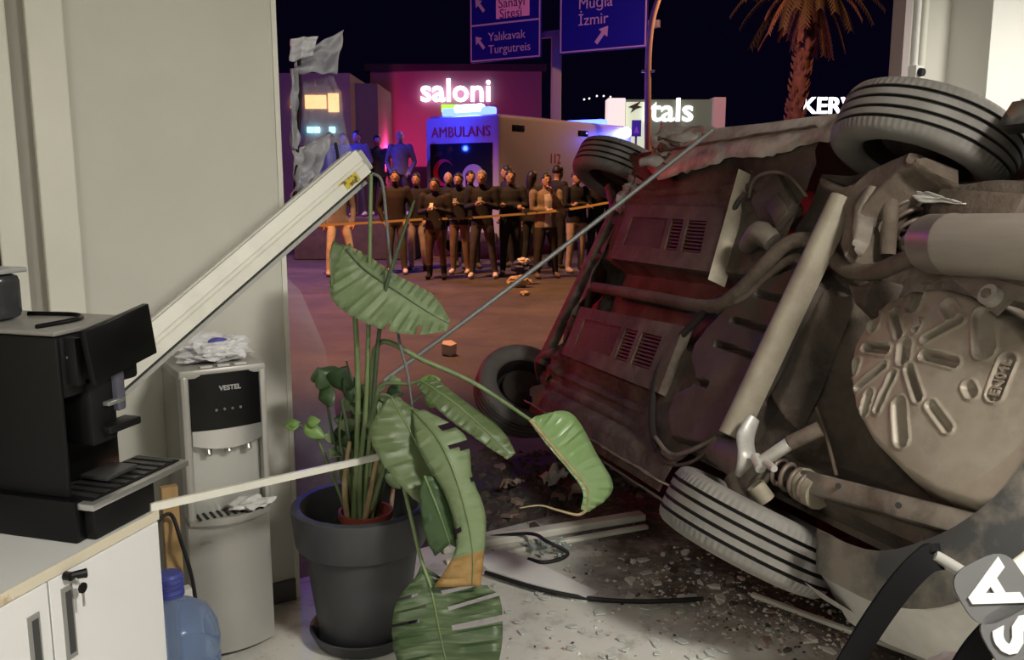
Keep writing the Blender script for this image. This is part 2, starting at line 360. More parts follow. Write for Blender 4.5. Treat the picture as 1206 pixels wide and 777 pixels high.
m_tyre = tyre_material(); m_tyre_dk = m_tyre
R0 = 0.312
def tyre_profile():
    # (radius, axial) from the inner bead round the tread to the outer bead; axial + is the outer face
    p = [(0.195, -0.078), (0.205, -0.088), (0.235, -0.101), (0.262, -0.103), (0.285, -0.097), (0.299, -0.088), (0.305, -0.078)]
    for g in (-0.052, -0.018, 0.018, 0.052):
        p += [(0.311, g - 0.0065), (0.298, g - 0.0050), (0.298, g + 0.0050), (0.311, g + 0.0065)]
    p += [(0.305, 0.078), (0.299, 0.088), (0.285, 0.097), (0.262, 0.103), (0.235, 0.101), (0.205, 0.088), (0.195, 0.078)]
    p += [(0.190, 0.06), (0.19, -0.06), (0.195, -0.078)]
    return [(r * 0.968, a) for r, a in p]
def make_wheel(c, axis, spin=0.0, drum=True):
    """c centre, axis = outward direction, both in the car's metres"""
    z = Vector(axis).normalized(); x = Vector((1, 0, 0)) - z * z.x
    M = frame(c, x, z)
    t = MB().lathe(tyre_profile(), 96).build('tyre', m_tyre, car, smooth=38); t.matrix_local = M
    rim = MB(); rim.lathe([(0.193, -0.082), (0.200, -0.086), (0.193, -0.074), (0.182, -0.060), (0.172, -0.02), (0.168, 0.035), (0.10, 0.045), (0.06, 0.03), (0.0, 0.03)], 48)
    rim.lathe([(0.193, 0.082), (0.20, 0.086), (0.19, 0.075), (0.175, 0.04), (0.168, 0.035)], 48)
    rim.build('rim', mat('wheel_steel', (0.035, 0.030, 0.027), 0.6, 0.3), t, smooth=35)
    h = MB(); h.lathe([(0.0, -0.055), (0.05, -0.055), (0.055, -0.045), (0.06, -0.03), (0.135, -0.025), (0.14, 0.0), (0.135, 0.03), (0, 0.03)], 40)
    h.build('brake_drum', mat('drum_steel', (0.06, 0.048, 0.04), 0.7, 0.2), t, smooth=35)
    return t
make_wheel((-0.01, 0.705, 0), (0, 1, 0.0)); make_wheel((0, -0.735, 0), (0.02, -1, -0.02))
make_wheel((2.50, 0.74, 0.02), (0.10, 1, 0.04))
make_wheel((2.60, -0.71, 0.06), (0.72, -0.66, 0.26))

# --- relief sheets of the underside, each a height field in the car's metres
def sstep(a, b, x):
    t = np.clip((x - a) / (b - a), 0, 1); return t * t * (3 - 2 * t)
def capsule(X, Y, a, b, r):
    ax, ay = a; bx, by = b; dx, dy = bx - ax, by - ay; L2 = dx * dx + dy * dy + 1e-9
    t = np.clip(((X - ax) * dx + (Y - ay) * dy) / L2, 0, 1); return np.hypot(X - ax - t * dx, Y - ay - t * dy) - r
def in_poly(X, Y, poly):
    ins = np.zeros(X.shape, bool); n = len(poly)
    for i in range(n):
        x1, y1 = poly[i]; x2, y2 = poly[(i + 1) % n]
        if y1 == y2: continue
        ins ^= ((y1 > Y) != (y2 > Y)) & (X < (x2 - x1) * (Y - y1) / (y2 - y1) + x1)
    return ins
def poly_dist(X, Y, poly):
    d = np.full(X.shape, 9.0); n = len(poly)
    for i in range(n): d = np.minimum(d, capsule(X, Y, poly[i], poly[(i + 1) % n], 0))
    return d
def vnoise(X, Y, sc, seed=0.0):
    out = np.empty(X.shape); f = out.ravel(); xs = X.ravel(); ys = Y.ravel()
    for i in range(f.size): f[i] = noise.noise(Vector((xs[i] * sc, ys[i] * sc, seed)))
    return out
def hfield(name, x0, x1, y0, y1, step, fn, m, mask=None, smooth=30, parent=None, poly=None):
    nx = int((x1 - x0) / step) + 1; ny = int((y1 - y0) / step) + 1
    X, Y = np.meshgrid(np.linspace(x0, x1, nx), np.linspace(y0, y1, ny), indexing='ij'); Z = fn(X, Y)
    keep = mask(X, Y) if mask else np.ones(X.shape, bool)
    vs = np.stack([X, Y, Z], -1).reshape(-1, 3); fs = []
    for i in range(nx - 1):
        for j in range(ny - 1):
            if keep[i, j] and keep[i + 1, j] and keep[i, j + 1] and keep[i + 1, j + 1]:
                a = i * ny + j; fs.append((a, a + 1, a + ny + 1, a + ny))
    mb = MB(); mb.v = [tuple(v) for v in vs]; mb.f = fs; mb.m = [0] * len(fs)
    bm_fix = mb.build(name, m, parent or car, smooth=smooth, fix=False)
    bm = bmesh.new(); bm.from_mesh(bm_fix.data); loose = [v for v in bm.verts if not v.link_faces]; bmesh.ops.delete(bm, geom=loose, context='VERTS')
    if poly:                              # pull the stepped border of the grid onto the outline
        for v in bm.verts:
            if not any(e.is_boundary for e in v.link_edges): continue
            best = 9; q = None
            for i in range(len(poly)):
                a = Vector(poly[i]); b = Vector(poly[(i + 1) % len(poly)]); d = b - a; t = max(0, min(1, (v.co.xy - a).dot(d) / max(1e-9, d.length_squared))); c = a + d * t; k = (v.co.xy - c).length
                if k < best: best = k; q = c
            if best < step * 2.2: v.co.x, v.co.y = q.x, q.y; v.co.z = float(fn(np.array([[q.x]]), np.array([[q.y]]))[0, 0])
    bm.to_mesh(bm_fix.data); bm.free()
    return bm_fix
def resample_xy(pts, n):
    L = [0.0]
    for a, b in zip(pts, pts[1:]): L.append(L[-1] + math.hypot(b[0] - a[0], b[1] - a[1]))
    return [(float(np.interp(L[-1] * i / (n - 1), L, [p[0] for p in pts])), float(np.interp(L[-1] * i / (n - 1), L, [p[1] for p in pts]))) for i in range(n)]
def l2(px, py, z=-0.1): q = cl(px, py, z); return (q.x, q.y)

# main floor pan with the tunnel, the ribs and the sills
def z_floor(X, Y):
    Z = np.full(X.shape, -0.085)
    tun = sstep(-0.215, -0.165, Y) * (1 - sstep(0.105, 0.15, Y)); Z += 0.10 * tun
    sill = sstep(0.60, 0.66, np.abs(Y)); Z -= 0.035 * sill
    for y in (0.45, 0.53): Z -= 0.012 * (1 - sstep(0.0, 0.018, np.abs(Y - y) - 0.008)) * sstep(0.6, 0.7, X)
    for y in (-0.44, -0.52, -0.59): Z -= 0.012 * (1 - sstep(0.0, 0.018, np.abs(Y - y) - 0.008)) * sstep(0.8, 0.9, X)
    Z += 0.018 * vnoise(X, Y, 3.1, 3) * (1 - 0.6 * tun) + 0.006 * vnoise(X, Y, 11, 5)
    # crumpled towards the smashed front
    cr = sstep(1.55, 2.1, X); Z += cr * (0.05 * vnoise(X, Y, 6, 8) + 0.02 * vnoise(X, Y, 17, 2))
    return Z
hfield('floor_pan', 0.40, 2.08, -0.77, 0.77, 0.012, z_floor, m_under, mask=lambda X, Y: (X < 2.03 + 0.05 * np.sin(Y * 19) + 0.02 * np.sin(Y * 53)))
# the recessed rear floor, in shade above the axle
def z_rear(X, Y):
    Z = 0.09 - 0.11 * sstep(-0.10, 0.22, X) + 0.035 * vnoise(X, Y, 5, 11)
    Z -= 0.10 * (1 - sstep(0.0, 0.06, np.abs(np.abs(Y) - 0.50) - 0.03)) * (1 - sstep(-0.05, 0.1, X))
    return Z
hfield('rear_floor', -0.95, 0.44, -0.60, 0.60, 0.02, z_rear, m_under)
# vented shields either side of the tunnel
def vent(pts, name='vented_shield'):
    """pts: near/far corners in pixels (top left, top right, bottom right, bottom left)"""
    q = [cl(*p, z=-0.115) for p in pts]
    a, b, c, d = q
    def bil(u, v): return (a * (1 - u) + b * u) * (1 - v) + (d * (1 - u) + c * u) * v
    pl = MB()
    # frame plate as a border of quads round three openings
    us = [0.0, 0.10, 0.50, 0.545, 0.66, 0.70, 0.87, 1.0]; vs_ = [0.0, 0.22, 0.74, 1.0]; holes = {(1, 1), (3, 1), (5, 1)}
    up = Vector((0, 0, -0.012)); dn = Vector((0, 0, 0.035))
    for i in range(len(us) - 1):
        for j in range(3):
            k = [bil(us[i], vs_[j]), bil(us[i + 1], vs_[j]), bil(us[i + 1], vs_[j + 1]), bil(us[i], vs_[j + 1])]
            if (i, j) in holes:
                for e in range(4): pl.add([k[e] + up, k[(e + 1) % 4] + up, k[(e + 1) % 4] + dn, k[e] + dn], [(0, 1, 2, 3)])
            else: pl.add([p + up for p in k], [(0, 1, 2, 3)])
    for e in range(4): pl.add([q[e] + up, q[(e + 1) % 4] + up, q[(e + 1) % 4] + dn, q[e] + dn], [(0, 1, 2, 3)])
    p = pl.build(name, m_pan, car)
    bk = MB(); bk.add([v + Vector((0, 0, 0.02)) for v in q], [(0, 1, 2, 3)]); bk.build('vent_backing', m_black, p)
    for (u0, u1, n, mm) in ((0.10, 0.50, 17, m_tank), (0.545, 0.66, 9, m_tank), (0.70, 0.87, 9, m_tank)):
        for i in range(n):
            v = 0.22 + 0.52 * (i + 0.5) / n; h = 0.52 / n * 0.26
            r = MB(); k = [bil(u0, v - h), bil(u1, v - h), bil(u1, v + h), bil(u0, v + h)]
            r.add([w + Vector((0, 0, -0.006)) for w in k] + [w + Vector((0, 0, 0.004)) for w in k], [(0, 1, 2, 3), (0, 1, 5, 4), (2, 3, 7, 6), (1, 2, 6, 5), (3, 0, 4, 7)]); r.build('louvre', mm, p)
    n = 26 if True else 0
    for i in range(n):
        u = 0.10 + 0.40 * (i + 0.5) / n; h = 0.40 / n * 0.2
        r = MB(); k = [bil(u - h, 0.22), bil(u + h, 0.22), bil(u + h, 0.74), bil(u - h, 0.74)]
        r.add([w + Vector((0, 0, -0.007)) for w in k] + [w + Vector((0, 0, 0.003)) for w in k], [(0, 1, 2, 3), (0, 1, 5, 4), (2, 3, 7, 6), (1, 2, 6, 5), (3, 0, 4, 7)]); r.build('mesh_bar', m_tank, p)
    return p
vent([(742, 242), (856, 246), (843, 322), (720, 305)]); vent([(686, 362), (808, 385), (778, 464), (664, 418)])
# bright edge of the heat shield, lit tunnel side
mb = MB(); a, b = cl(872, 200, -0.13), cl(836, 330, -0.13)
rows = []
for i in range(9):
    t = i / 8; c = a.lerp(b, t); w = 0.014 + 0.020 * math.sin(PI * min(1, t * 1.1)); rows.append([c + Vector((w, 0, 0.03)), c + Vector((0, 0, -0.01)), c + Vector((-w * 0.8, 0, 0.02)), c + Vector((-w * 0.9, 0, 0.07))])
mb.grid(rows); mb.build('heat_shield', mat('shield_metal', (0.33, 0.29, 0.22), 0.45, 0.3, col2=(0.24, 0.2, 0.15), scale=10), car, smooth=60)
# fuel tank: dark plastic with pressed slots
tank_poly = [l2(*p, z=-0.13) for p in ((783, 522), (778, 488), (792, 455), (812, 447), (806, 425), (812, 402), (835, 375), (862, 345), (905, 318), (950, 300), (962, 330), (925, 390), (893, 452), (858, 508), (828, 532))]
slots = [((806, 446), (832, 452)), ((842, 404), (884, 418)), ((862, 376), (900, 387)), ((890, 345), (925, 352)), ((870, 460), (886, 462))]
slots = [(l2(*a, z=-0.13), l2(*b, z=-0.13)) for a, b in slots]
def z_tank(X, Y):
    d = poly_dist(X, Y, tank_poly); Z = -0.128 + 0.13 * (1 - sstep(0.0, 0.045, d)) ** 2
    for a, b in slots: Z += 0.035 * (1 - sstep(-0.010, 0.004, capsule(X, Y, a, b, 0.012)))
    return Z + 0.008 * vnoise(X, Y, 5, 4)
xs = [p[0] for p in tank_poly]; ys = [p[1] for p in tank_poly]
hfield('fuel_tank', min(xs), max(xs), min(ys), max(ys), 0.007, z_tank, m_tank, mask=lambda X, Y: in_poly(X, Y, tank_poly), poly=tank_poly)
# spare wheel well
WZ = -0.135
wc = l2(1066, 412, WZ)
outline = [l2(*p, z=WZ) for p in ((984, 440), (990, 405), (1010, 370), (1040, 342), (1075, 326), (1110, 322), (1150, 332), (1185, 352), (1206, 372), (1245, 420), (1250, 470), (1225, 520), (1195, 560), (1165, 600), (1130, 605), (1085, 590), (1045, 565), (1010, 525), (990, 485))]
Z1 = lambda x, y: (960 + x / 3.378, 310 + y / 3.378)
def lz(x, y): return l2(*Z1(x, y), z=WZ)
rec = [((310, 195), (332, 285), .020), ((192, 330), (280, 342), .022), ((155, 488), (270, 405), .017), ((240, 575), (308, 440), .018), ((372, 420), (405, 530), .021),
       ((432, 365), (545, 390), .022), ((435, 300), (568, 222), .018), ((230, 215), (225, 245), .034), ((405, 95), (385, 165), .034), ((520, 165), (540, 195), .030),
       ((655, 200), (655, 330), .042), ((590, 480), (598, 500), .024), ((150, 395), (140, 420), .028), ((205, 520), (185, 580), .026), ((330, 560), (325, 690), .034), ((450, 560), (500, 640), .02),
       ((735, 370), (680, 500), .030), ((355, 330), (350, 375), .034), ((410, 238), (400, 262), .014)]
rec = [(lz(*a), lz(*b), r) for a, b, r in rec]
def z_well(X, Y):
    d = poly_dist(X, Y, outline); r = np.hypot(X - wc[0], Y - wc[1])
    Z = WZ + 0.16 * (1 - sstep(0.0, 0.06, d)) ** 2 + 0.05 * np.clip(r / 0.45, 0, 1) ** 2
    for i, (a, b, rr) in enumerate(rec):
        c = capsule(X, Y, a, b, rr); c = c + 0.35 * rr; Z += (0.030 if i < 7 else (0.028 if i == 17 else 0.013)) * (1 - sstep(-0.006, 0.001, c)); Z -= 0.005 * np.exp(-((c - 0.005) / 0.0035) ** 2)
    Z -= 0.010 * (1 - sstep(0.0, 0.008, np.hypot(X - wc[0], Y - wc[1]) - 0.014))
    return Z + 0.006 * vnoise(X, Y, 4.5, 21) + 0.02 * sstep(0.12, 0.45, r) * vnoise(X, Y, 3, 31)
xs = [p[0] for p in outline]; ys = [p[1] for p in outline]
well = hfield('spare_wheel_well', min(xs), max(xs), min(ys), max(ys), 0.0038, z_well, m_well, mask=lambda X, Y: in_poly(X, Y, outline), smooth=60, poly=outline)
mt = frame(Vector((*lz(408, 240), WZ - 0.002)), cl(1100, 395) - cl(1066, 412), (0, 0, -1))
text('stamped_letter', 'E', 0.035, mt, m_well, well, 0.004, bold=0.002)
mt = frame(Vector((*lz(706, 438), WZ + 0.030)), cl(*Z1(735, 360)) - cl(*Z1(680, 500)), (0, 0, -1))
text('stamped_letters', 'EN04L', 0.036, mt, m_well, well, 0.004, bold=0.001)
# bracket and bolt at the well's edge
bc = cl(1166, 348, -0.17)
mb = MB(); mb.tube([bc + Vector((0, 0, 0.02)), bc + Vector((0, 0, -0.012))], 0.028, 14); mb.build('bracket_bolt', m_bright, car, smooth=40)
mb = MB(); mb.tube([bc + Vector((0, 0, 0.02)), bc + Vector((0, 0, -0.02))], 0.014, 6); mb.build('bolt_head', m_steel, car)
br = [cl(*p, -0.155) for p in ((1085, 333), (1130, 318), (1168, 328), (1206, 338), (1240, 350), (1240, 362), (1190, 352), (1172, 370), (1150, 352), (1120, 328))]
mb = MB(); n = len(br); mb.add([p for p in br] + [p + Vector((0, 0, 0.012)) for p in br], [tuple(range(n)), tuple(range(n, 2 * n))[::-1]] + [(i, (i + 1) % n, n + (i + 1) % n, n + i) for i in range(n)]); mb.build('bracket', m_steel, car)

# exhaust: pipe through the tunnel, over the axle, into the muffler
ex = [cl(700, 338, -0.10), cl(770, 350, -0.11), cl(835, 361, -0.12), cl(868, 345, -0.14), cl(900, 312, -0.155), cl(928, 287, -0.155), cl(955, 283, -0.13), cl(975, 300, -0.09), cl(1000, 318, -0.08), cl(1030, 320, -0.10), cl(1062, 308, -0.14), cl(1100, 292, -0.16)]
MB().tube(smooth_path(ex, 6), 0.028, 12).build('exhaust_pipe', m_rust, car, smooth=60)
ex2 = [cl(846, 366, -0.11), cl(876, 352, -0.12), cl(908, 322, -0.12), cl(935, 304, -0.12), cl(952, 312, -0.10)]
MB().tube(smooth_path(ex2, 6), 0.018, 10).build('brake_pipe', m_rust, car, smooth=60)
ma, mbq = cl(1090, 287, -0.19), cl(1206, 291, -0.19); dirm = (mbq - ma).normalized(); mend = ma + dirm * 0.62
L = (mend - ma).length; pr = []
Mm = frame(ma, Vector((0, 1, 0)), dirm)
prof = [(0.0, 0.0), (0.06, 0.0), (0.078, 0.012), (0.083, 0.03), (0.083, 0.10), (0.085, 0.104), (0.085, 0.112), (0.083, 0.116), (0.083, L - 0.03), (0.07, L - 0.005), (0, L)]
sq = Matrix.Diagonal((1.0, 1.12, 1, 1))
MB().lathe(prof, 40, Mm @ sq).build('muffler', m_muff, car, smooth=40)

# rear axle: V beam, trailing arms, knuckles
def beam(a, b, w, h, name, m, twist=0.0):
    a, b = Vector(a), Vector(b); M3 = frame(a, Vector((0, 0, 1)) if abs((b - a).normalized().z) < 0.9 else Vector((1, 0, 0)), b - a) @ Matrix.Rotation(twist, 4, 'Z')
    return MB().cbox((a + b) / 2, (h, w, (b - a).length), min(w, h) * 0.22, mat=M3.to_3x3()).build(name, m, car, smooth=35)
B1, B2 = cl(990, 232, -0.15), cl(858, 512, -0.15)
M4 = frame(B1, Vector((0, 0, 1)), B2 - B1); Lb = (B2 - B1).length
rows = []
for k in range(2):
    t = k * Lb; rows.append([M4 @ Vector(p + (t,)) for p in ((-0.036, 0.0), (-0.031, 0.018), (-0.018, 0.031), (0.03, 0.040), (0.045, 0.038), (0.045, 0.0), (0.045, -0.038), (0.03, -0.040), (-0.018, -0.031), (-0.031, -0.018))])
mb = MB(); mb.grid(rows, loop=True); mb.add(rows[0], [tuple(range(10))]); mb.add(rows[1], [tuple(range(10))]); mb.build('axle_beam', m_beam, car, smooth=50)
def arm(pts, rads, m, name='trailing_arm', flat=(1, 1)): return MB().tube(smooth_path(pts, 5), lerp_list(rads, (len(pts) - 1) * 5 + 1), 12, flat=flat).build(name, m, car, smooth=60)
# left (upper) arm: broad pressed plate from the front bush past the beam to the hub
def plate(name, pxpoly, z, m, edge=0.05, drop=0.10, sc=6, amp=0.012, step=0.006, holes=()):
    poly = [l2(*p, z=z) for p in pxpoly]; xs = [p[0] for p in poly]; ys = [p[1] for p in poly]; hs = [(l2(*h[:2], z=z), h[2]) for h in holes]
    def zf(X, Y):
        d = poly_dist(X, Y, poly); Z = z + drop * (1 - sstep(0.0, edge, d)) ** 2 + amp * vnoise(X, Y, sc, xs[0] * 7)
        for (hx, hy), r in hs:
            q = np.hypot(X - hx, Y - hy); Z += 0.06 * (1 - sstep(r * 0.85, r, q)); Z -= 0.008 * np.exp(-((q - r * 1.15) / (r * 0.2)) ** 2)
        return Z
    return hfield(name, min(xs), max(xs), min(ys), max(ys), step, zf, m, mask=lambda X, Y: in_poly(X, Y, poly), smooth=50, poly=poly)
plate('trailing_arm', [(955, 205), (972, 200), (992, 212), (1005, 208), (1022, 192), (1050, 178), (1075, 168), (1092, 176), (1092, 196), (1076, 205), (1056, 212), (1040, 228), (1022, 250), (1008, 280), (1000, 304), (986, 312), (980, 292), (988, 262), (978, 238), (960, 228)], -0.15, m_rust, 0.04, 0.14, holes=((1077, 184, 0.024),))
plate('arm_rib', [(1000, 300), (996, 270), (1002, 240), (1022, 212), (1032, 214), (1014, 246), (1010, 280)], -0.165, m_steel, 0.022, 0.05)
plate('heat_shield_bracket', [(986, 318), (1008, 330), (1040, 318), (1030, 340), (1018, 372), (1000, 362)], -0.10, m_under, 0.03, 0.10)
plate('floor_brace', [(896, 470), (925, 400), (958, 330), (975, 322), (985, 340), (960, 400), (935, 460), (915, 500)], -0.06, m_under, 0.05, 0.10, amp=0.03)
arm([cl(1050, 205, -0.08), cl(1048, 250, -0.08), cl(1045, 300, -0.04)], [0.034, 0.028, 0.026], m_rust, 'shock_absorber')
arm([cl(1040, 262, -0.02), cl(1046, 268, -0.075)], [0.035, 0.03], m_rust, 'spring_seat')
# right (lower) arm
arm([cl(822, 520, -0.07), cl(845, 530, -0.10), cl(872, 545, -0.12), cl(892, 570, -0.12)], [0.035, 0.05, 0.065, 0.055], m_steel, flat=(1, 0.6))
arm([cl(888, 492, -0.15), cl(878, 515, -0.16), cl(880, 540, -0.165), cl(872, 560, -0.15)], [0.018, 0.028, 0.03, 0.016], m_bright, 'axle_flange', flat=(0.7, 1.3))
arm([cl(896, 545, -0.16), cl(930, 522, -0.14)], [0.022, 0.022], m_bright, 'shock_absorber')
arm([cl(930, 522, -0.14), cl(966, 505, -0.10)], [0.025, 0.025], m_rust, 'shock_sleeve')
arm([cl(890, 538, -0.17), cl(896, 552, -0.175)], [0.017, 0.017], m_bright, 'mount_nut'); arm([cl(903, 545, -0.17), cl(912, 552, -0.175)], [0.014, 0.011], m_bright, 'mount_nut')
mb = MB(); c0 = cl(896, 580, -0.13); mb.lathe([(0.030, -0.03), (0.030, 0.03), (0.022, 0.03), (0.022, -0.03), (0.030, -0.03)], 20, frame(c0, (1, 0, 0), (0.35, 0.5, -0.8))); mb.build('bush_ring', m_beam, car, smooth=40)
MB().tube([c0 + Vector((0, 0, 0.01)), c0 + Vector((0, 0, 0.02))], 0.022, 12).build('bush', m_black, car)
arm([cl(872, 560, -0.11), cl(884, 590, -0.08), cl(893, 607, -0.02)], [0.055, 0.05, 0.05], m_steel, 'hub_carrier')
def coil(a, b, R, r, turns, name='coil_spring'):
    a, b = Vector(a), Vector(b); M = frame(a, Vector((1, 0.3, 0)), b - a); L = (b - a).length; n = int(turns * 16)
    return MB().tube([M @ Vector((R * math.cos(2 * PI * i / 16), R * math.sin(2 * PI * i / 16), L * i / n)) for i in range(n + 1)], r, 7).build(name, mat('spring_steel', (0.16, 0.12, 0.10), 0.5, 0.3), car, smooth=60)
coil(cl(915, 553, -0.10), cl(956, 578, -0.06), 0.040, 0.008, 4); coil(cl(1062, 240, -0.03), cl(1080, 285, 0.02), 0.05, 0.008, 4)
coil_seat = arm([cl(945, 570, -0.05), cl(965, 582, -0.05)], [0.055, 0.05], m_beam, 'spring_seat')
# chassis legs beside the well
beam(cl(945, 566, -0.07), cl(1200, 634, -0.04), 0.065, 0.05, 'chassis_leg', m_steel)
for p in ((987, 572), (1058, 595)): MB().tube([cl(*p, -0.098), cl(*p, -0.094)], 0.009, 8).build('bolt_hole', m_black, car)
beam(cl(1105, 240, -0.02), cl(1206, 248, -0.02), 0.09, 0.05, 'chassis_leg', m_rust)
# pipes and hoses
def hose(pts, r, m, name='brake_line'): return MB().tube(smooth_path(pts, 6), r, 8).build(name, m, car, smooth=60)
hose([cl(882, 232, -0.10), cl(888, 212, -0.14), cl(905, 203, -0.15), cl(925, 205, -0.14), cl(940, 218, -0.11), cl(950, 232, -0.09)], 0.007, m_steel)
hose([cl(775, 530, -0.12), cl(768, 500, -0.12), cl(772, 450, -0.12), cl(790, 410, -0.11), cl(830, 368, -0.12), cl(850, 350, -0.12)], 0.016, m_black, 'fuel_hose')
hose([cl(772, 515, -0.13), cl(790, 535, -0.13), cl(815, 530, -0.13), cl(845, 515, -0.12)], 0.009, m_steel)
hose([cl(770, 520, -0.12), cl(785, 545, -0.12), cl(812, 545, -0.12), cl(835, 530, -0.11)], 0.007, m_tank)
hose([cl(962, 480, -0.02), cl(975, 520, -0.06), cl(985, 560, -0.06)], 0.006, m_rust)
hose([cl(858, 262, -0.10), cl(868, 240, -0.12), cl(878, 228, -0.12)], 0.012, m_tank)
# ribbed box by the upper rear arm (charcoal canister) and heat bracket
beam(cl(905, 222, -0.09), cl(925, 262, -0.09), 0.16, 0.07, 'charcoal_canister', m_under)
beam(cl(910, 235, -0.135), cl(922, 258, -0.135), 0.07, 0.02, 'canister_rib', m_tank)
arm([cl(880, 290, -0.10), cl(895, 275, -0.14), cl(910, 285, -0.11)], [0.035, 0.05, 0.04], m_steel, 'tank_filler')
# smashed front: cross-member, subframe arms, torn panels
def sheet(c4, nu, nv, amp, sc, name, m, seed=0, thick=0.004, holes=None, parent=car):
    """crumpled sheet through four corners"""
    a, b, c, d = [Vector(v) for v in c4]; nrm = (b - a).cross(d - a).normalized(); rows = []
    for i in range(nu + 1):
        r = []
        for j in range(nv + 1):
            u, v = i / nu, j / nv; q = (a * (1 - u) + b * u) * (1 - v) + (d * (1 - u) + c * u) * v
            k = noise.noise_vector(Vector((u * sc, v * sc, seed))) ; q = q + nrm * amp * (noise.noise(Vector((u * sc * 1.3, v * sc * 1.3, seed + 5))) * 1.4) + k * amp * 0.5
            r.append(q)
        rows.append(r)
    mb = MB()
    n = nv + 1; vs = [v for r in rows for v in r]
    fs = [(i * n + j, i * n + j + 1, (i + 1) * n + j + 1, (i + 1) * n + j) for i in range(nu) for j in range(nv) if not (holes and holes(i / nu, j / nv))]
    mb.add(vs, fs); o = mb.build(name, m, parent, smooth=35); s = o.modifiers.new('t', 'SOLIDIFY'); s.thickness = thick; s.offset = 0
    return o
m_torn = mat('torn_painted_steel', (0.52, 0.48, 0.45), 0.5, 0.1, col2=(0.34, 0.28, 0.25), scale=7, lo=0.42, hi=0.62)
m_engine = mat('engine_bay_grime', (0.10, 0.075, 0.06), 0.75, col2=(0.17, 0.13, 0.105), scale=12, col3=(0.045, 0.033, 0.03), scale3=7)
sheet([(1.98, 0.76, -0.10), (2.22, 0.50, 0.10), (2.28, -0.50, 0.12), (1.96, -0.60, -0.10)], 6, 26, 0.035, 7, 'front_bulkhead', m_engine, 3)
beam((2.13, 0.56, -0.06), (2.20, -0.52, -0.06), 0.07, 0.06, 'cross_member', m_engine)
arm([(2.10, 0.42, -0.06), (2.25, 0.50, -0.05), (2.47, 0.62, -0.02)], [0.03, 0.025, 0.035], m_engine, 'front_arm')
arm([(2.20, 0.40, 0.0), (2.34, 0.50, 0.0), (2.50, 0.62, 0.03)], [0.04, 0.03, 0.03], m_engine, 'steering_arm')
arm([(2.08, -0.42, -0.06), (2.25, -0.50, -0.06), (2.40, -0.58, 0.06)], [0.03, 0.028, 0.04], m_engine, 'front_arm')
arm([(2.16, -0.38, 0.0), (2.3, -0.46, 0.0), (2.4, -0.55, 0.08)], [0.025, 0.02, 0.02], m_engine, 'steering_arm')
for i, (y, z) in enumerate(((0.3, 0.12), (0.0, 0.16), (-0.25, 0.14))):
    o = MB().cbox((2.36, y, z + 0.12), (0.26, 0.24, 0.26), 0.05).build('engine_block', m_engine, car, smooth=40)
def cp(px, py, Y): return CR.transposed() @ (P(px, py, Y) - CO)
m_sill_lit = mat('scraped_lit_paint', (0.55, 0.52, 0.47), 0.5, col2=(0.42, 0.37, 0.31), scale=5, lo=0.45, hi=0.65, col3=(0.20, 0.15, 0.12), scale3=4)
sheet([cp(754, 196, 4.72), cp(778, 144, 4.80), cp(872, 152, 4.50), cp(812, 190, 4.50)], 18, 26, 0.035, 3.2, 'torn_fender', m_torn, 4, holes=lambda u, v: (0.62 < u < 0.80 and (0.30 < v < 0.40 or 0.55 < v < 0.64 or 0.80 < v < 0.88)))
sheet([cp(768, 190, 4.70), cp(780, 160, 4.75), cp(835, 176, 4.46), cp(815, 198, 4.45)], 10, 12, 0.05, 5, 'torn_wheel_liner', m_engine, 14)
sheet([cp(724, 246, 5.0), cp(742, 205, 5.0), cp(775, 222, 4.8), cp(758, 262, 4.8)], 10, 10, 0.06, 5, 'torn_strut_tower', m_torn, 24)
# torn, scraped skin along the upper sill, coloured whiter for the light that falls on it
up_ = [(762, 197), (800, 172), (850, 150), (900, 145), (950, 138), (996, 132)]; lo_ = [(775, 212), (812, 202), (858, 186), (905, 184), (945, 172), (992, 160)]
up_ = resample_xy(up_, 40); lo_ = resample_xy(lo_, 40); rows = []
for i, (a, b) in enumerate(zip(up_, lo_)):
    jag = 5.0 * noise.noise(Vector((i * 0.35, 3, 0))) + 3.0 * noise.noise(Vector((i * 1.1, 7, 0)))
    rows.append([cl(a[0], a[1], -0.13) + Vector((0, 0.01, 0.10)), cl(a[0], a[1], -0.13), cl((a[0] + b[0]) / 2, (a[1] + b[1]) / 2, -0.142) , cl(b[0], b[1] + jag, -0.140 - 0.012 * noise.noise(Vector((i * 0.5, 9, 0))))])
o = MB().grid(rows).build('sill_skin', m_sill_lit, car, smooth=40); s_ = o.modifiers.new('t', 'SOLIDIFY'); s_.thickness = 0.004
sheet([cl(1060, 221, -0.05), cl(1100, 228, -0.05), cl(1138, 239, -0.05), cl(1086, 240, -0.05)], 8, 8, 0.01, 3, 'liner_edge', mat('liner_lit', (0.62, 0.60, 0.56), 0.5), 31)  # lit fender edge; its brightness is put into the white
# sill seams
for y, x0, x1 in ((0.745, 0.42, 1.95), (-0.735, 0.40, 1.98)):
    rows = [[Vector((x0 + (x1 - x0) * i / 40, y + 0.006 * noise.noise(Vector((i * 0.6, y, 0))), z)) for z in (-0.09, -0.155)] for i in range(41)]
    o = MB().grid(rows).build('sill_flange', m_steel, car); s = o.modifiers.new('t', 'SOLIDIFY'); s.thickness = 0.005

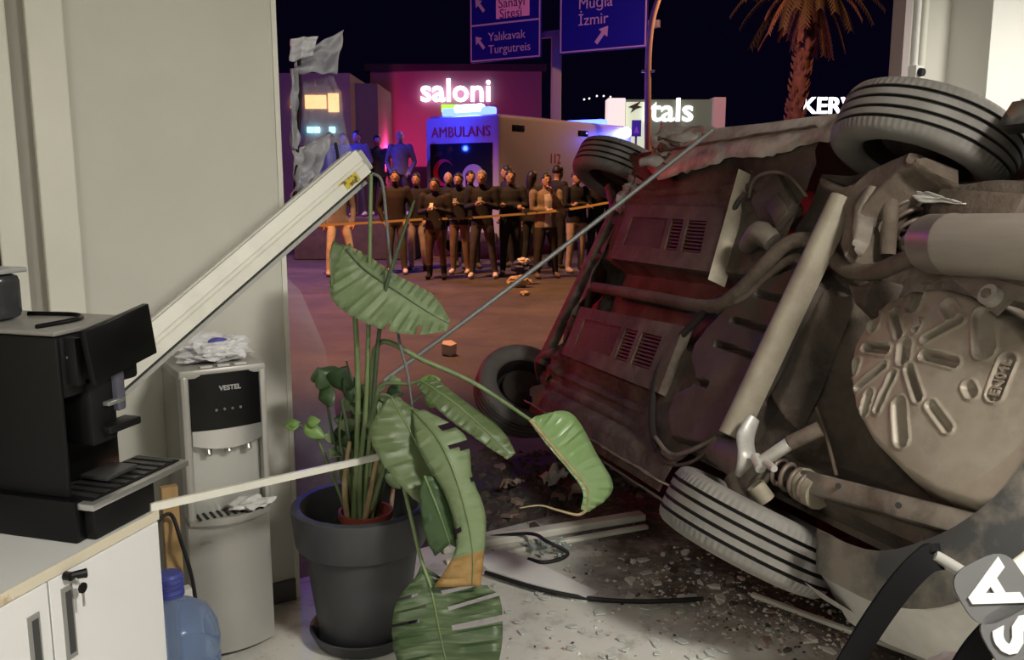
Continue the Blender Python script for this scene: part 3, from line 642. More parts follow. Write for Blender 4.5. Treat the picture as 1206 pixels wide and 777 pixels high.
# body skin: over the roof from the left sill to the right sill
def arch(x):
    z = -0.10
    for wx in (0.0, 2.50):
        d = abs(x - wx)
        if d < 0.37: z = max(z, math.sqrt(0.37 ** 2 - d * d) * 0.98 - 0.02)
    return z
def section(x):
    # half-width and height of sill, belt, roof by station
    def tab(t):
        for (x0, v0), (x1, v1) in zip(t, t[1:]):
            if x0 <= x <= x1: return v0 + (v1 - v0) * (x - x0) / (x1 - x0)
        return t[0][1] if x < t[0][0] else t[-1][1]
    belt = tab([(-0.9, 0.62), (0, 0.60), (1.6, 0.57), (2.1, 0.54), (2.6, 0.50), (2.95, 0.40)])
    roof = tab([(-0.92, 0.64), (-0.80, 0.80), (-0.55, 1.08), (-0.3, 1.13), (0.5, 1.17), (0.9, 1.16), (1.15, 1.08), (1.75, 0.66), (2.0, 0.60), (2.6, 0.54), (2.95, 0.42)])
    hw = tab([(-0.92, 0.70), (-0.7, 0.80), (-0.2, 0.835), (0.5, 0.84), (1.8, 0.83), (2.4, 0.80), (2.7, 0.72), (2.95, 0.58)])
    rw = tab([(-0.9, 0.55), (-0.5, 0.52), (0.5, 0.56), (1.0, 0.55), (1.75, 0.68), (2.4, 0.68), (2.95, 0.5)])
    zb = max(arch(x), tab([(-0.92, 0.15), (-0.5, 0.02), (-0.4, -0.1), (2.0, -0.10), (2.12, 0.22), (2.95, 0.30)]))
    half = []
    for t in (0, 0.25, 0.5, 0.75, 1.0):
        z = zb + (belt - zb) * t; w = hw - 0.05 * (1 - min(1, (z + 0.1) / 0.35)) ** 2 * (1 if z < 0.25 else 0) - 0.02 * max(0, (z - 0.45) / 0.2)
        half.append((w, z))
    for t in (0.15, 0.5, 0.85):
        half.append((hw - 0.02 + (rw - hw + 0.02) * t, belt + (roof - 0.04 - belt) * t))
    half += [(rw - 0.03, roof - 0.02), (rw - 0.12, roof), (rw * 0.4, roof + 0.015), (0, roof + 0.018)]
    return half
stx = sorted(set([-0.92, -0.86, -0.7, -0.55] + [round(-0.42 + 0.06 * i, 2) for i in range(15)] + [0.6, 0.8, 0.9, 1.0, 1.15, 1.3, 1.5, 1.75, 1.9, 2.0, 2.08] + [round(2.13 + 0.06 * i, 2) for i in range(13)] + [2.92]))
rows = []
for x in stx:
    h = section(x); rows.append([Vector((x, w, z)) for w, z in h] + [Vector((x, -w, z)) for w, z in h[-2::-1]])
mb = MB(); n = len(rows[0]); glass = {5, 6, 16, 17} if n == 23 else set()
vs = [v for r in rows for v in r]; fs = []; mi = []
for i in range(len(rows) - 1):
    for j in range(n - 1):
        xm = (stx[i] + stx[i + 1]) / 2; g = (j in (5, 6) or j in (n - 7, n - 8)) and -0.25 < xm < 1.25 and abs(xm - 0.55) > 0.05
        if xm > 1.15 and xm < 1.75 and 7 < j < n - 9: g = True
        if -0.8 < xm < -0.55 and 8 <= j < n - 9: g = True
        fs.append((i * n + j, i * n + j + 1, (i + 1) * n + j + 1, (i + 1) * n + j)); mi.append(1 if g else 0)
mb.add(vs, fs); mb.m = mi; e = len(rows) - 1
mb.add(rows[0], [tuple(range(n))]); mb.add(rows[-1], [tuple(range(n))])
o = mb.build('body_shell', [m_paint, m_glassd], car, smooth=35)
# rear bumper: lower lip, crease and outer face, swept round the corner
def bump_rows():
    lip = [(-0.40, -0.62), (-0.50, -0.62), (-0.64, -0.60), (-0.76, -0.53), (-0.86, -0.43), (-0.93, -0.30), (-0.97, -0.12), (-0.98, 0.1), (-0.96, 0.34), (-0.86, 0.55), (-0.66, 0.66), (-0.40, 0.68)]
    mid = [(-0.43, -0.735), (-0.54, -0.735), (-0.70, -0.72), (-0.86, -0.655), (-0.97, -0.54), (-1.03, -0.38), (-1.06, -0.15), (-1.07, 0.1), (-1.05, 0.40), (-0.94, 0.65), (-0.70, 0.77), (-0.38, 0.78)]
    out = [(-0.48, -0.825), (-0.58, -0.825), (-0.74, -0.80), (-0.90, -0.73), (-1.02, -0.60), (-1.08, -0.42), (-1.11, -0.16), (-1.11, 0.1), (-1.09, 0.42), (-0.98, 0.69), (-0.74, 0.82), (-0.36, 0.83)]
    def sm(c, z, dz=0): return smooth_path([Vector((x, y, z)) for x, y in c], 4)
    r1 = sm(lip, -0.04); r1b = sm(lip, -0.095); r2 = sm(mid, -0.06); r2b = [v + Vector((0, 0, 0.018)) for v in sm(mid, -0.06)]; r3 = sm(out, 0.07); r4 = sm(out, 0.30); r5 = sm([(x + 0.06, y * 0.97) for x, y in out], 0.46)
    return r1, r1b, r2, r2b, r3, r4, r5
r1, r1b, r2, r2b, r3, r4, r5 = bump_rows()
mb = MB(); mb.grid([r1, r1b, r2]); o = mb.build('bumper_valance', m_plast, car, smooth=50); s = o.modifiers.new('t', 'SOLIDIFY'); s.thickness = 0.006
mb = MB(); mb.grid([r2, r2b, r3, r4, r5]); o = mb.build('rear_bumper', m_paint, car, smooth=50); s = o.modifiers.new('t', 'SOLIDIFY'); s.thickness = 0.006
for s in (-1, 1):                        # tail lamps on the rear corners
    MB().cbox((-0.93, s * 0.66, 0.62), (0.10, 0.16, 0.30), 0.03).build('tail_lamp', mat('tail_lamp_red', (0.30, 0.02, 0.02), 0.2), car, smooth=40)
MB().cbox((-1.108, 0.05, 0.30), (0.012, 0.52, 0.11), 0.004).build('number_plate_holder', m_plast, car)

# ------------------------------------------------------------------ coffee corner
KC = Vector((-0.8915, 2.1439, 0)); KV = Vector((0.2792, 0.9602, 0)).normalized(); KN = Vector((KV.y, -KV.x, 0)); KT = 0.78
KR = Matrix((KV, -KN, Vector((0, 0, 1)))).transposed()           # a along the front, b into the cabinet, c up
def K(a, b, c): return KC + KV * a - KN * b + Vector((0, 0, c))
def kbox(a0, a1, b0, b1, c0, c1, ch=0.0, mb=None, o=K):
    mb = mb or MB(); c = o((a0 + a1) / 2, (b0 + b1) / 2, (c0 + c1) / 2); d = (a1 - a0, b1 - b0, c1 - c0)
    return mb.cbox(c, d, ch, mat=KR) if ch else mb.box(c, d, mat=KR)
m_cab = mat('cabinet_white', (0.74, 0.74, 0.74), 0.45)
m_edge = mat('cream_edge_band', (0.66, 0.60, 0.47), 0.5, col2=(0.45, 0.33, 0.20), scale=12, lo=0.62, hi=0.7)
m_pull = mat('grey_pull', (0.30, 0.30, 0.29), 0.4, 0.3); m_blk = mat('gloss_black', (0.004, 0.004, 0.0045), 0.30, spec=0.3); m_blk2 = mat('matt_black', (0.006, 0.006, 0.0065), 0.5, spec=0.3)
m_chrome = mat('satin_chrome', (0.55, 0.55, 0.54), 0.3, 0.8)
cab = empty('office_cabinet', K(-0.6, 0.22, 0), label='white low cabinet with recessed grey pulls under the coffee machine', cat='cabinet')
def into(e, o):
    o.parent = e; o.matrix_parent_inverse = Matrix.Translation(-e.location); return o
into(cab, kbox(-1.10, -0.004, 0.02, 0.45, 0.06, KT - 0.025).build('body', m_cab))
into(cab, kbox(-1.10, -0.02, 0.05, 0.43, 0.0, 0.06).build('plinth', m_blk2))
into(cab, kbox(-1.10, 0.0, 0.003, 0.46, KT - 0.025, KT).build('top', mat('cabinet_top', (0.62, 0.62, 0.61), 0.4)))
into(cab, kbox(-1.10, 0.0, 0.0, 0.003, KT - 0.025, KT).build('edge_band', m_edge))
for a0, a1, pa, lock in ((-0.364, -0.006, -0.318, True), (-0.735, -0.368, -0.413, False)):
    d = into(cab, kbox(a0, a1, 0.0, 0.02, 0.07, KT - 0.028, 0.002).build('door', m_cab))
    c0, c1 = (0.55, 0.72) if lock else (0.54, 0.70)
    r = MB(); kbox(pa - 0.016, pa + 0.016, -0.0025, 0.0, c0, c1, mb=r); h = r.build('pull', m_pull); h.parent = d
    r = MB(); kbox(pa - 0.006, pa + 0.011, -0.0035, -0.0025, c0 + 0.012, c1 - 0.012, mb=r); h = r.build('pull_slot_shade', mat('pull_shadow', (0.05, 0.05, 0.05), 0.6)); h.parent = d  # dark strip on the pull stands in for the shade of its recess
    if lock:
        r = MB(); r.tube([K(pa, -0.001, 0.745), K(pa, -0.018, 0.745)], 0.010, 14); r.tube([K(pa + 0.002, -0.012, 0.745), K(pa + 0.030, -0.03, 0.742)], [0.008, 0.011], 10); h = r.build('lock', m_blk); h.parent = d
key = MB(); key.lathe([(0.0, -0.002), (0.012, -0.002), (0.012, 0.002), (0, 0.002)], 14, frame(K(-0.30, -0.028, 0.712), (0, 0, 1), KN)); 
kk = key.build('cabinet_key', m_blk); tag(kk, 'small black key hanging from the cabinet lock', 'key')
r = MB().box(K(-0.30, -0.028, 0.686), (0.006, 0.002, 0.034), mat=KR).build('blade', m_chrome, kk)
r = MB().tube([K(-0.305, -0.026, 0.722), K(-0.31, -0.024, 0.735), K(-0.312, -0.02, 0.742)], 0.002, 6).build('ring', m_chrome, kk)
# coffee machine: a0..: along the cabinet, its front parallel to the cabinet's
M0 = K(-0.2075, 0.0055, KT)
def MK(a, b, c): return M0 + KV * a - KN * b + Vector((0, 0, c))
cm = empty('coffee_machine', MK(0.13, 0.25, 0), label='black bean-to-cup coffee machine with tilted front flap on white cabinet', cat='coffee machine')
def mk(a0, a1, b0, b1, c0, c1, ch, name, m, par=None, sm=35):
    o = kbox(a0, a1, b0, b1, c0, c1, ch, o=MK).build(name, m, smooth=sm)
    if par is None: into(cm, o)
    else: o.parent = par
    return o
mk(-0.01, 0.27, 0.15, 0.52, 0.0, 0.475, 0.012, 'body', m_blk)
mk(-0.012, 0.0, 0.06, 0.50, 0.10, 0.472, 0.004, 'side_panel', m_blk2)
mk(0.0, 0.25, 0.06, 0.18, 0.33, 0.472, 0.010, 'head', m_blk2)
mk(-0.005, 0.25, 0.07, 0.50, 0.474, 0.486, 0.004, 'top_tray', mat('tray_grey', (0.24, 0.23, 0.21), 0.4))
mb = MB(); mb.tube(smooth_path([MK(0.02, 0.14, 0.490), MK(0.14, 0.13, 0.492), MK(0.20, 0.20, 0.49), MK(0.18, 0.32, 0.49)], 6), 0.006, 6); into(cm, mb.build('tray_seal', m_blk, smooth=60))
mb = MB(); mt = KR @ Matrix.Rotation(math.radians(-9), 3, 'Y'); mb.cbox(MK(0.118, -0.002, 0.444), (0.218, 0.018, 0.128), 0.003, mat=mt)
flap = into(cm, mb.build('front_flap', m_blk, smooth=35))
mk(0.012, 0.035, 0.03, 0.10, 0.36, 0.47, 0.004, 'flap_arm', m_blk2)
into(cm, MB().ball(MK(0.02, 0.055, 0.425), 0.009, 10, 6).build('screw', m_chrome, smooth=60))
mk(0.06, 0.15, 0.045, 0.15, 0.20, 0.36, 0.012, 'spout', m_blk2)
mk(0.135, 0.165, 0.03, 0.09, 0.27, 0.37, 0.008, 'milk_nozzle', mat('smoked_plastic', (0.09, 0.09, 0.12), 0.15))
mk(0.10, 0.16, 0.028, 0.05, 0.292, 0.302, 0.002, 'spout_trim', m_chrome)
mk(0.09, 0.20, 0.02, 0.07, 0.225, 0.245, 0.005, 'spout_lip', m_blk2)
mk(0.0, 0.21, 0.004, 0.16, 0.0, 0.075, 0.006, 'drip_base', m_blk2)
tr = mk(-0.02, 0.33, -0.012, 0.15, 0.078, 0.094, 0.003, 'drip_tray', m_chrome)
r = kbox(0.0, 0.315, 0.006, 0.135, 0.094, 0.0975, o=MK).build('tray_grid', m_blk2); r.parent = tr
for i in range(9):
    r = kbox(0.015 + i * 0.034, 0.033 + i * 0.034, 0.012, 0.13, 0.0975, 0.100, o=MK).build('grid_slat', mat('grid_dark', (0.03, 0.03, 0.03), 0.35)); r.parent = tr
mk(0.10, 0.21, 0.05, 0.13, 0.103, 0.115, 0.004, 'cup_plate', mat('plate_dark', (0.05, 0.05, 0.05), 0.3))
mk(-0.03, 0.0, 0.03, 0.55, 0.0, 0.10, 0.004, 'foot_skirt', m_blk)
hp = mk(0.02, 0.14, 0.285, 0.46, 0.487, 0.60, 0.02, 'bean_hopper', mat('smoked_hopper', (0.045, 0.045, 0.05), 0.12))
r = kbox(0.012, 0.148, 0.277, 0.468, 0.60, 0.612, 0.004, o=MK).build('hopper_lid', mat('lid_grey', (0.35, 0.35, 0.35), 0.3)); r.parent = hp

# water dispenser against the pier
wd = empty('water_dispenser', F(-0.305, 0.16, 0), label='silver floor-standing water dispenser with black control panel against the pier', cat='water dispenser')
m_sil = mat('silver_plastic', (0.44, 0.43, 0.40), 0.38, 0.25, col2=(0.40, 0.39, 0.36), scale=2); m_sil2 = mat('silver_side', (0.30, 0.29, 0.265), 0.5, 0.1)
def wbox(s0, s1, t0, t1, z0, z1, ch, name, m, par=None):
    o = fbox(s0, s1, t0, t1, z0, z1, ch=ch).build(name, m, smooth=35)
    if par is None: into(wd, o)
    else: o.parent = par
    return o
def bowed(s0, s1, t, z0, z1, bow, name, m, th=0.02, par=None, n=10, zb=0.0):
    """a panel bowed outwards, convex to the room; zb drops the lower edge in the middle"""
    mb = MB(); front = []; back = []
    for k in range(n + 1):
        u = k / n; s = s0 + (s1 - s0) * u; e = bow * (1 - (2 * u - 1) ** 2); dz = zb * (1 - (2 * u - 1) ** 2)
        front.append((F(s, t + e, z0 - dz), F(s, t + e, z1))); back.append((F(s, t - th, z0 - dz), F(s, t - th, z1)))
    mb.grid([[a[0] for a in front], [a[1] for a in front], [a[1] for a in back], [a[0] for a in back], [a[0] for a in front]])
    mb.add([front[0][0], front[0][1], back[0][1], back[0][0]], [(0, 1, 2, 3)]); mb.add([front[-1][0], front[-1][1], back[-1][1], back[-1][0]], [(0, 1, 2, 3)])
    o = mb.build(name, m, smooth=40)
    if par is None: into(wd, o)
    else: o.parent = par
    return o
wbox(-0.440, -0.170, 0.012, 0.250, 0.02, 0.985, 0.012, 'body', m_sil2)
wbox(-0.446, -0.164, 0.008, 0.292, 0.972, 1.003, 0.010, 'top_cover', m_sil)
for i in range(3): wbox(-0.375 + i * 0.055, -0.335 + i * 0.055, 0.262, 0.284, 1.003, 1.009, 0.002, 'top_button', mat('button_white', (0.62, 0.62, 0.60), 0.4))
wbox(-0.443, -0.414, 0.24, 0.297, 0.50, 0.985, 0.012, 'corner_post', m_sil); wbox(-0.188, -0.166, 0.24, 0.293, 0.50, 0.985, 0.008, 'corner_post', m_sil)
pn = bowed(-0.412, -0.188, 0.285, 0.80, 0.985, 0.014, 'control_panel', m_blk, zb=0.015)
mt = frame(F(-0.288, 0.3005, 0.935), FU, FN); text('brand_lettering', 'VESTEL', 0.022, mt, mat('panel_print', (0.45, 0.45, 0.45), 0.5), pn, 0.0006, bold=0.0006)
for i in range(4):
    r = MB().ball(F(-0.335 + i * 0.026, 0.2995, 0.865), (0.005, 0.005, 0.005), 8, 5).build('touch_key', mat('key_print', (0.22, 0.22, 0.22), 0.5)); r.parent = pn
bowed(-0.412, -0.188, 0.287, 0.752, 0.800, 0.016, 'panel_trim', m_chrome, zb=0.018)
wbox(-0.414, -0.188, 0.22, 0.255, 0.50, 0.77, 0.004, 'alcove_back', mat('alcove_silver', (0.50, 0.50, 0.47), 0.3, 0.3))
for i in range(3):
    s = -0.365 + i * 0.065; mb = MB(); mb.tube([F(s, 0.272, 0.765), F(s, 0.276, 0.735), F(s, 0.29, 0.715)], [0.016, 0.014, 0.011], 10); into(wd, mb.build('tap', m_chrome, smooth=50))
dt = bowed(-0.436, -0.172, 0.285, 0.485, 0.508, 0.05, 'drip_tray', m_sil, th=0.06)
for i in range(10):
    r = fbox(-0.412 + i * 0.0225, -0.403 + i * 0.0225, 0.255, 0.315, 0.508, 0.511).build('tray_slat', m_blk2); r.parent = dt
bowed(-0.440, -0.170, 0.270, 0.02, 0.484, 0.034, 'lower_door', m_sil, th=0.03)
mt = frame(F(-0.392, 0.2945, 0.42), FU, FN); text('badge_lettering', 'VESTEL', 0.013, mt, mat('badge_print', (0.22, 0.22, 0.21), 0.5), wd, 0.0005).matrix_parent_inverse = Matrix.Translation(-wd.location)
# plastic bag on top, film in the tray
def crumple(c, r, seed, m, name, amp=0.4, sub=3, floor=None):
    bm = bmesh.new(); bmesh.ops.create_icosphere(bm, subdivisions=sub, radius=1.0); r = Vector(r)
    for v in bm.verts:
        d = v.co.normalized(); k = 1 + amp * noise.noise(d * 2.3 + Vector((seed, 0, 0))) + amp * 0.6 * noise.noise(d * 5.5 + Vector((0, seed, 0))) + amp * 0.35 * abs(noise.noise(d * 11 + Vector((0, 0, seed))))
        v.co = Vector((d.x * r.x, d.y * r.y, d.z * r.z)) * k
        if floor is not None: v.co.z = max(v.co.z, floor)
    me = bpy.data.meshes.new(name); bm.to_mesh(me); bm.free(); me.materials.append(m)
    o = bpy.data.objects.new(name, me); COL.objects.link(o); o.location = c; return o
m_film = mat('white_film', (0.72, 0.72, 0.74), 0.35, col2=(0.82, 0.82, 0.83), scale=12, alpha=1.0, bump=0.4, bscale=30)
o = crumple(F(-0.30, 0.17, 1.042), (0.115, 0.085, 0.042), 2.2, m_film, 'plastic_bag', 0.45, 4, -0.036); o.rotation_euler = (0, 0, FANG); tag(o, 'crumpled white plastic bag on top of the water dispenser', 'bag')
r = crumple((0.0, -0.055, 0.035), (0.032, 0.014, 0.013), 5, mat('violet_print', (0.10, 0.09, 0.42), 0.4), 'violet_print', 0.2, 2); r.parent = o
o = crumple(F(-0.24, 0.30, 0.5315), (0.062, 0.035, 0.022), 7.7, mat('clear_film', (0.62, 0.62, 0.60), 0.2), 'plastic_film', 0.5, 3, -0.02); o.rotation_euler = (0.0, 0, FANG); tag(o, 'scrap of clear film in the dispenser drip tray', 'film')
# blue water bottle with neck, behind the cabinet
bc = P(203, 740, 2.44)
bt = empty('water_bottle', (bc.x, bc.y, 0), label='large blue plastic water bottle standing behind the white cabinet', cat='water bottle')
m_blue = mat('blue_pet', (0.42, 0.56, 0.85), 0.10, trans=0.75, ior=1.12)
pr = [(0, 0.0), (0.085, 0.0), (0.10, 0.012), (0.103, 0.03)]
for z in (0.05, 0.09, 0.13): pr += [(0.103, z), (0.098, z + 0.008), (0.103, z + 0.016)]
pr += [(0.104, 0.17), (0.100, 0.195), (0.085, 0.222), (0.055, 0.24), (0.032, 0.25), (0.028, 0.258), (0.028, 0.30)]
b = MB().lathe([(r * 1.28, z * 1.55) for r, z in pr], 40).build('bottle_body', m_blue, bt, smooth=50)
for i in range(4): MB().lathe([(0.036, 0), (0.041, 0.002), (0.041, 0.010), (0.036, 0.012)], 24, Matrix.Translation((0, 0, 0.405 + i * 0.016))).build('neck_ring', mat('deep_blue', (0.05, 0.06, 0.30), 0.25), bt, smooth=40)
MB().lathe([(0.0, 0.474), (0.032, 0.474), (0.036, 0.465)], 24).build('cap', mat('cap_blue', (0.07, 0.09, 0.36), 0.3), bt, smooth=40)
# board, box and cable between cabinet and dispenser
bp_ = P(203, 640, 2.66)
o = MB().cbox((bp_.x, bp_.y, 0.33), (0.05, 0.03, 0.66), 0.003, rz=FANG).build('wooden_board', mat('pine', (0.46, 0.30, 0.13), 0.6, col2=(0.36, 0.22, 0.09), scale=6, stretch=(6, 6, 0.6))); base_origin(o); tag(o, 'narrow pine board standing between cabinet and dispenser', 'board')
w0 = [K(0.02, 0.06, 0.70), P(200, 605, 2.60), P(214, 640, 2.60), P(226, 680, 2.64), P(232, 720, 2.68), P(236, 760, 2.72), Vector((-0.95, 2.74, 0.006))]
o = MB().tube(smooth_path(w0, 6), 0.006, 8).build('power_cable', m_dark, smooth=60); tag(o, 'black power cable hanging behind the white cabinet', 'cable')
q = P(216, 708, 2.60)
o = MB().cbox((q.x, q.y, 0.17), (0.05, 0.04, 0.36), 0.004, rz=FANG).build('paper_carton', mat('carton_white', (0.66, 0.65, 0.60), 0.6)); base_origin(o); tag(o, 'white carton on the floor beside the dispenser', 'carton')

# fallen aluminium mullion resting across the corner
def profile_bar(a, b, sec, name, m, up=(0, 0, 1), parent=None, sm=30):
    a, b = Vector(a), Vector(b); M = frame(a, Vector(up), b - a); L = (b - a).length; n = len(sec)
    rows = [[M @ Vector((x, y, t)) for x, y in sec] for t in (0, L)]
    mb = MB(); mb.grid(rows, loop=True); mb.add(rows[0], [tuple(range(n))]); mb.add(rows[1], [tuple(range(n))]); return mb.build(name, m, parent, smooth=sm)
A1, B1_ = P(128, 446, 2.42), P(423, 192, 3.02)
fm = empty('fallen_mullion', A1, label='long cream aluminium mullion fallen slantwise across the plastered pier', cat='mullion')
sec = [(-0.040, -0.03), (0.048, -0.03), (0.048, -0.006), (0.036, 0.0), (0.036, 0.014), (0.048, 0.02), (0.048, 0.03), (0.010, 0.034), (0.006, 0.026), (-0.004, 0.026), (-0.008, 0.034), (-0.040, 0.034)]
dd = (B1_ - A1).normalized(); nn = FN
upb = nn.cross(dd).normalized(); upb = -upb if upb.z < 0 else upb
o = into(fm, profile_bar(A1, B1_, [(x, y) for x, y in sec], 'rail', m_alu, upb))
o = into(fm, profile_bar(A1 - upb * 0.045, B1_ - upb * 0.045 - dd * 0.02, [(-0.005, -0.02), (0.005, -0.02), (0.005, 0.01), (-0.005, 0.01)], 'gasket', m_dark, upb))
o = into(fm, profile_bar(A1 - upb * 0.056, B1_ - upb * 0.056 - dd * 0.03, [(-0.006, -0.03), (0.006, -0.03), (0.006, 0.026), (-0.006, 0.026)], 'glazing_bead', mat('alu_grey', (0.40, 0.40, 0.38), 0.35, 0.4), upb))
M = frame(B1_ - dd * 0.085 - upb * 0.018 + nn * 0.0365, dd, nn); sg = MB(); sg.box((0, 0, 0), (0.075, 0.03, 0.003)); o = sg.build('sticker', mat('yellow_label', (0.55, 0.42, 0.04), 0.5, col2=(0.12, 0.09, 0.02), scale=60, lo=0.52, hi=0.56)); o.matrix_world = M; o.parent = fm; o.matrix_parent_inverse = Matrix.Translation(-fm.location); o.matrix_basis = M
o = into(fm, MB().cbox(B1_ + dd * 0.012, (0.03, 0.075, 0.05), 0.006, mat=frame((0, 0, 0), dd, nn).to_3x3()).build('end_cap', mat('end_cap_alu', (0.38, 0.37, 0.33), 0.4, 0.3)))
s2a, s2b = K(-0.02, 0.01, KT + 0.012), P(445, 538, 2.78)
o = profile_bar(s2a, s2b, [(-0.010, -0.006), (0.010, -0.006), (0.010, 0.006), (-0.010, 0.006)], 'trim_strip', m_alu); base_origin(o); tag(o, 'thin cream trim strip reaching from cabinet to potted plant', 'strip')
# long grey rod leaning from the pavement to the car's sill
ra, rb = P(452, 448, 3.75), cw((1.22, 0.80, -0.16))
o = MB().tube(smooth_path([ra, ra.lerp(rb, 0.3) + Vector((0, 0, -0.012)), ra.lerp(rb, 0.65) + Vector((0, 0, -0.012)), rb], 5), 0.011, 8).build('metal_rod', mat('rod_grey', (0.30, 0.31, 0.30), 0.45, 0.3), smooth=60); base_origin(o); tag(o, 'long thin grey rod leaning against the overturned car', 'rod')

# ------------------------------------------------------------------ planter and plants
PC = Vector((-0.525, 2.95, 0))
pt = empty('planter', PC, label='large dark grey round planter with wide rim on a saucer', cat='planter')
m_pot = mat('anthracite_plastic', (0.045, 0.047, 0.052), 0.5, col2=(0.055, 0.057, 0.062), scale=4)
MB().lathe([(0.0, 0.035), (0.150, 0.035), (0.156, 0.045), (0.197, 0.352), (0.222, 0.362), (0.226, 0.37), (0.238, 0.488), (0.236, 0.497), (0.228, 0.50), (0.208, 0.50), (0.203, 0.494), (0.196, 0.40), (0.185, 0.33), (0.0, 0.33)], 72).build('pot', m_pot, pt, smooth=40)
MB().lathe([(0.0, 0.004), (0.150, 0.0), (0.168, 0.006), (0.190, 0.052), (0.186, 0.056), (0.178, 0.052), (0.158, 0.016), (0, 0.014)], 60).build('saucer', m_pot, pt, smooth=40)
MB().lathe([(0.0, 0.385), (0.10, 0.388), (0.192, 0.38)], 36).build('soil', mat('potting_soil', (0.022, 0.016, 0.012), 0.95, col2=(0.05, 0.04, 0.03), scale=40, bump=0.6, bscale=60), pt, smooth=60)
m_leaf = mat('leaf_green', (0.082, 0.118, 0.046), 0.42, col2=(0.115, 0.155, 0.070), scale=5, lo=0.3, hi=0.7, stretch=(1, 1, 4))
m_leafl = mat('leaf_back', (0.185, 0.245, 0.130), 0.5, col2=(0.150, 0.205, 0.098), scale=8, lo=0.3, hi=0.7, stretch=(1, 1, 5))
m_leafy = mat('leaf_young', (0.13, 0.24, 0.05), 0.4, col2=(0.17, 0.29, 0.08), scale=9)
m_leafd = mat('leaf_dark', (0.030, 0.062, 0.022), 0.4, col2=(0.045, 0.085, 0.030), scale=7)
m_brown = mat('leaf_dry', (0.27, 0.15, 0.04), 0.6, col2=(0.36, 0.24, 0.10), scale=12)
m_stem = mat('stem_green', (0.13, 0.19, 0.075), 0.45, col2=(0.18, 0.24, 0.11), scale=9); m_stemd = mat('stem_dark', (0.055, 0.080, 0.042), 0.5)
m_straw = mat('stem_straw', (0.42, 0.33, 0.19), 0.6, col2=(0.30, 0.20, 0.10), scale=14)
def resample(pts, n):
    pts = smooth_path(pts, 8); L = [0]
    for a, b in zip(pts, pts[1:]): L.append(L[-1] + (b - a).length)
    out = []; j = 0
    for i in range(n):
        t = L[-1] * i / (n - 1)
        while j < len(L) - 2 and L[j + 1] < t: j += 1
        out.append(pts[j].lerp(pts[j + 1], (t - L[j]) / max(1e-9, L[j + 1] - L[j])))
    return out
def leaf(name, mid, le, ri, m, parent, n=46, bow=0.03, tears=(), rib=m_stem, ribr=0.004, tip=None, wav=0.004, seed=0.0, tipmat=None, tipfrac=0.8):
    """mid, le, ri: lists of (px, py, depth). tears: (side, station, share of the blade width, stations wide)"""
    mid = resample([P(*p) for p in mid], n); le = resample([P(*p) for p in le], n); ri = resample([P(*p) for p in ri], n); K5 = 5
    rows = []; view = Vector((0, -1, 0.12))
    for i in range(n):
        row = []
        for k in range(-K5, K5 + 1):
            e = ri[i] if k > 0 else le[i]; t = abs(k) / K5; q = mid[i].lerp(e, t)
            w = (e - mid[i]).length
            q = q + view * (0.18 * bow * math.sin(PI * t * 0.8) * min(1, w / 0.06)) + view * (wav * 0.8 * math.sin(i * 2.3 + seed + (3 if k > 0 else 0)) * min(1, 2.2 * t) * min(1, w / 0.03) + 0.012 * t * noise.noise(Vector((i * 0.4, (1 if k > 0 else 5) + seed, mid[0].x * 9))))
            row.append(q)
        rows.append(row)
    W_ = 2 * K5 + 1; skip = set()
    for side, st, share, wide in tears:
        for i in range(st, st + wide):
            for k in range(K5):
                if k >= K5 * (1 - share): skip.add((i, K5 + k if side > 0 else K5 - 1 - k))
    mb = MB(); vs = [v for r in rows for v in r]; fs = []; mi = []
    for i in range(n - 1):
        for j in range(W_ - 1):
            if (i, j) in skip: continue
            fs.append((i * W_ + j, i * W_ + j + 1, (i + 1) * W_ + j + 1, (i + 1) * W_ + j)); mi.append(1 if (tipmat and i > tipfrac * n) else 0)
    mb.add(vs, fs); mb.m = mi
    o = mb.build(name, [m, tipmat] if tipmat else m, parent, smooth=28); s = o.modifiers.new('t', 'SOLIDIFY'); s.thickness = 0.0012
    rb = MB().tube([q + view * 0.003 for q in mid], lerp_list([ribr, ribr * 0.8, ribr * 0.3], n), 6).build('midrib', rib, parent, smooth=60); rb.parent = o
    return o
def stem(pts, r, m, parent, name='leaf_stalk'):
    p = smooth_path([P(*q) for q in pts], 6); return MB().tube(p, lerp_list(list(r), len(p)), 8).build(name, m, parent, smooth=60)
BP_ = Vector((-0.51, 2.93, 0.33))
pl = empty('bird_of_paradise_plant', (0, 0, 0), label='tall bird of paradise plant with torn drooping leaves in the dark planter', cat='plant')
# terracotta-coloured nursery pot inside
np_ = MB().lathe([(0.0, 0.33), (0.075, 0.335), (0.088, 0.455), (0.094, 0.455), (0.094, 0.478), (0.084, 0.478), (0.08, 0.44), (0, 0.44)], 36, Matrix.Translation((-0.505, 2.93, 0))).build('nursery_pot', mat('terracotta_plastic', (0.26, 0.055, 0.032), 0.5), pl, smooth=40)
D0 = 2.92
stem([(424, 622, D0), (424, 560, D0), (431, 480, D0), (434, 380, D0), (437, 205, 2.95)], (0.011, 0.010, 0.008, 0.006), m_stem, pl)
stem([(416, 620, D0), (420, 540, D0), (421, 430, D0), (414, 330, D0), (405, 292, D0)], (0.012, 0.010, 0.009, 0.006), m_stem, pl)
stem([(432, 622, D0), (436, 530, D0), (443, 430, D0 - 0.02), (452, 350, D0 - 0.03), (468, 295, D0 - 0.03), (488, 236, D0 - 0.02)], (0.009, 0.008, 0.007, 0.007, 0.004), m_stemd, pl)
stem([(438, 204, 2.96), (450, 215, 2.96), (456, 270, 2.95), (463, 340, 2.93), (470, 400, 2.9), (480, 440, 2.88), (487, 490, 2.86)], (0.005, 0.005, 0.005, 0.004), mat('stem_grey', (0.14, 0.15, 0.15), 0.5), pl)
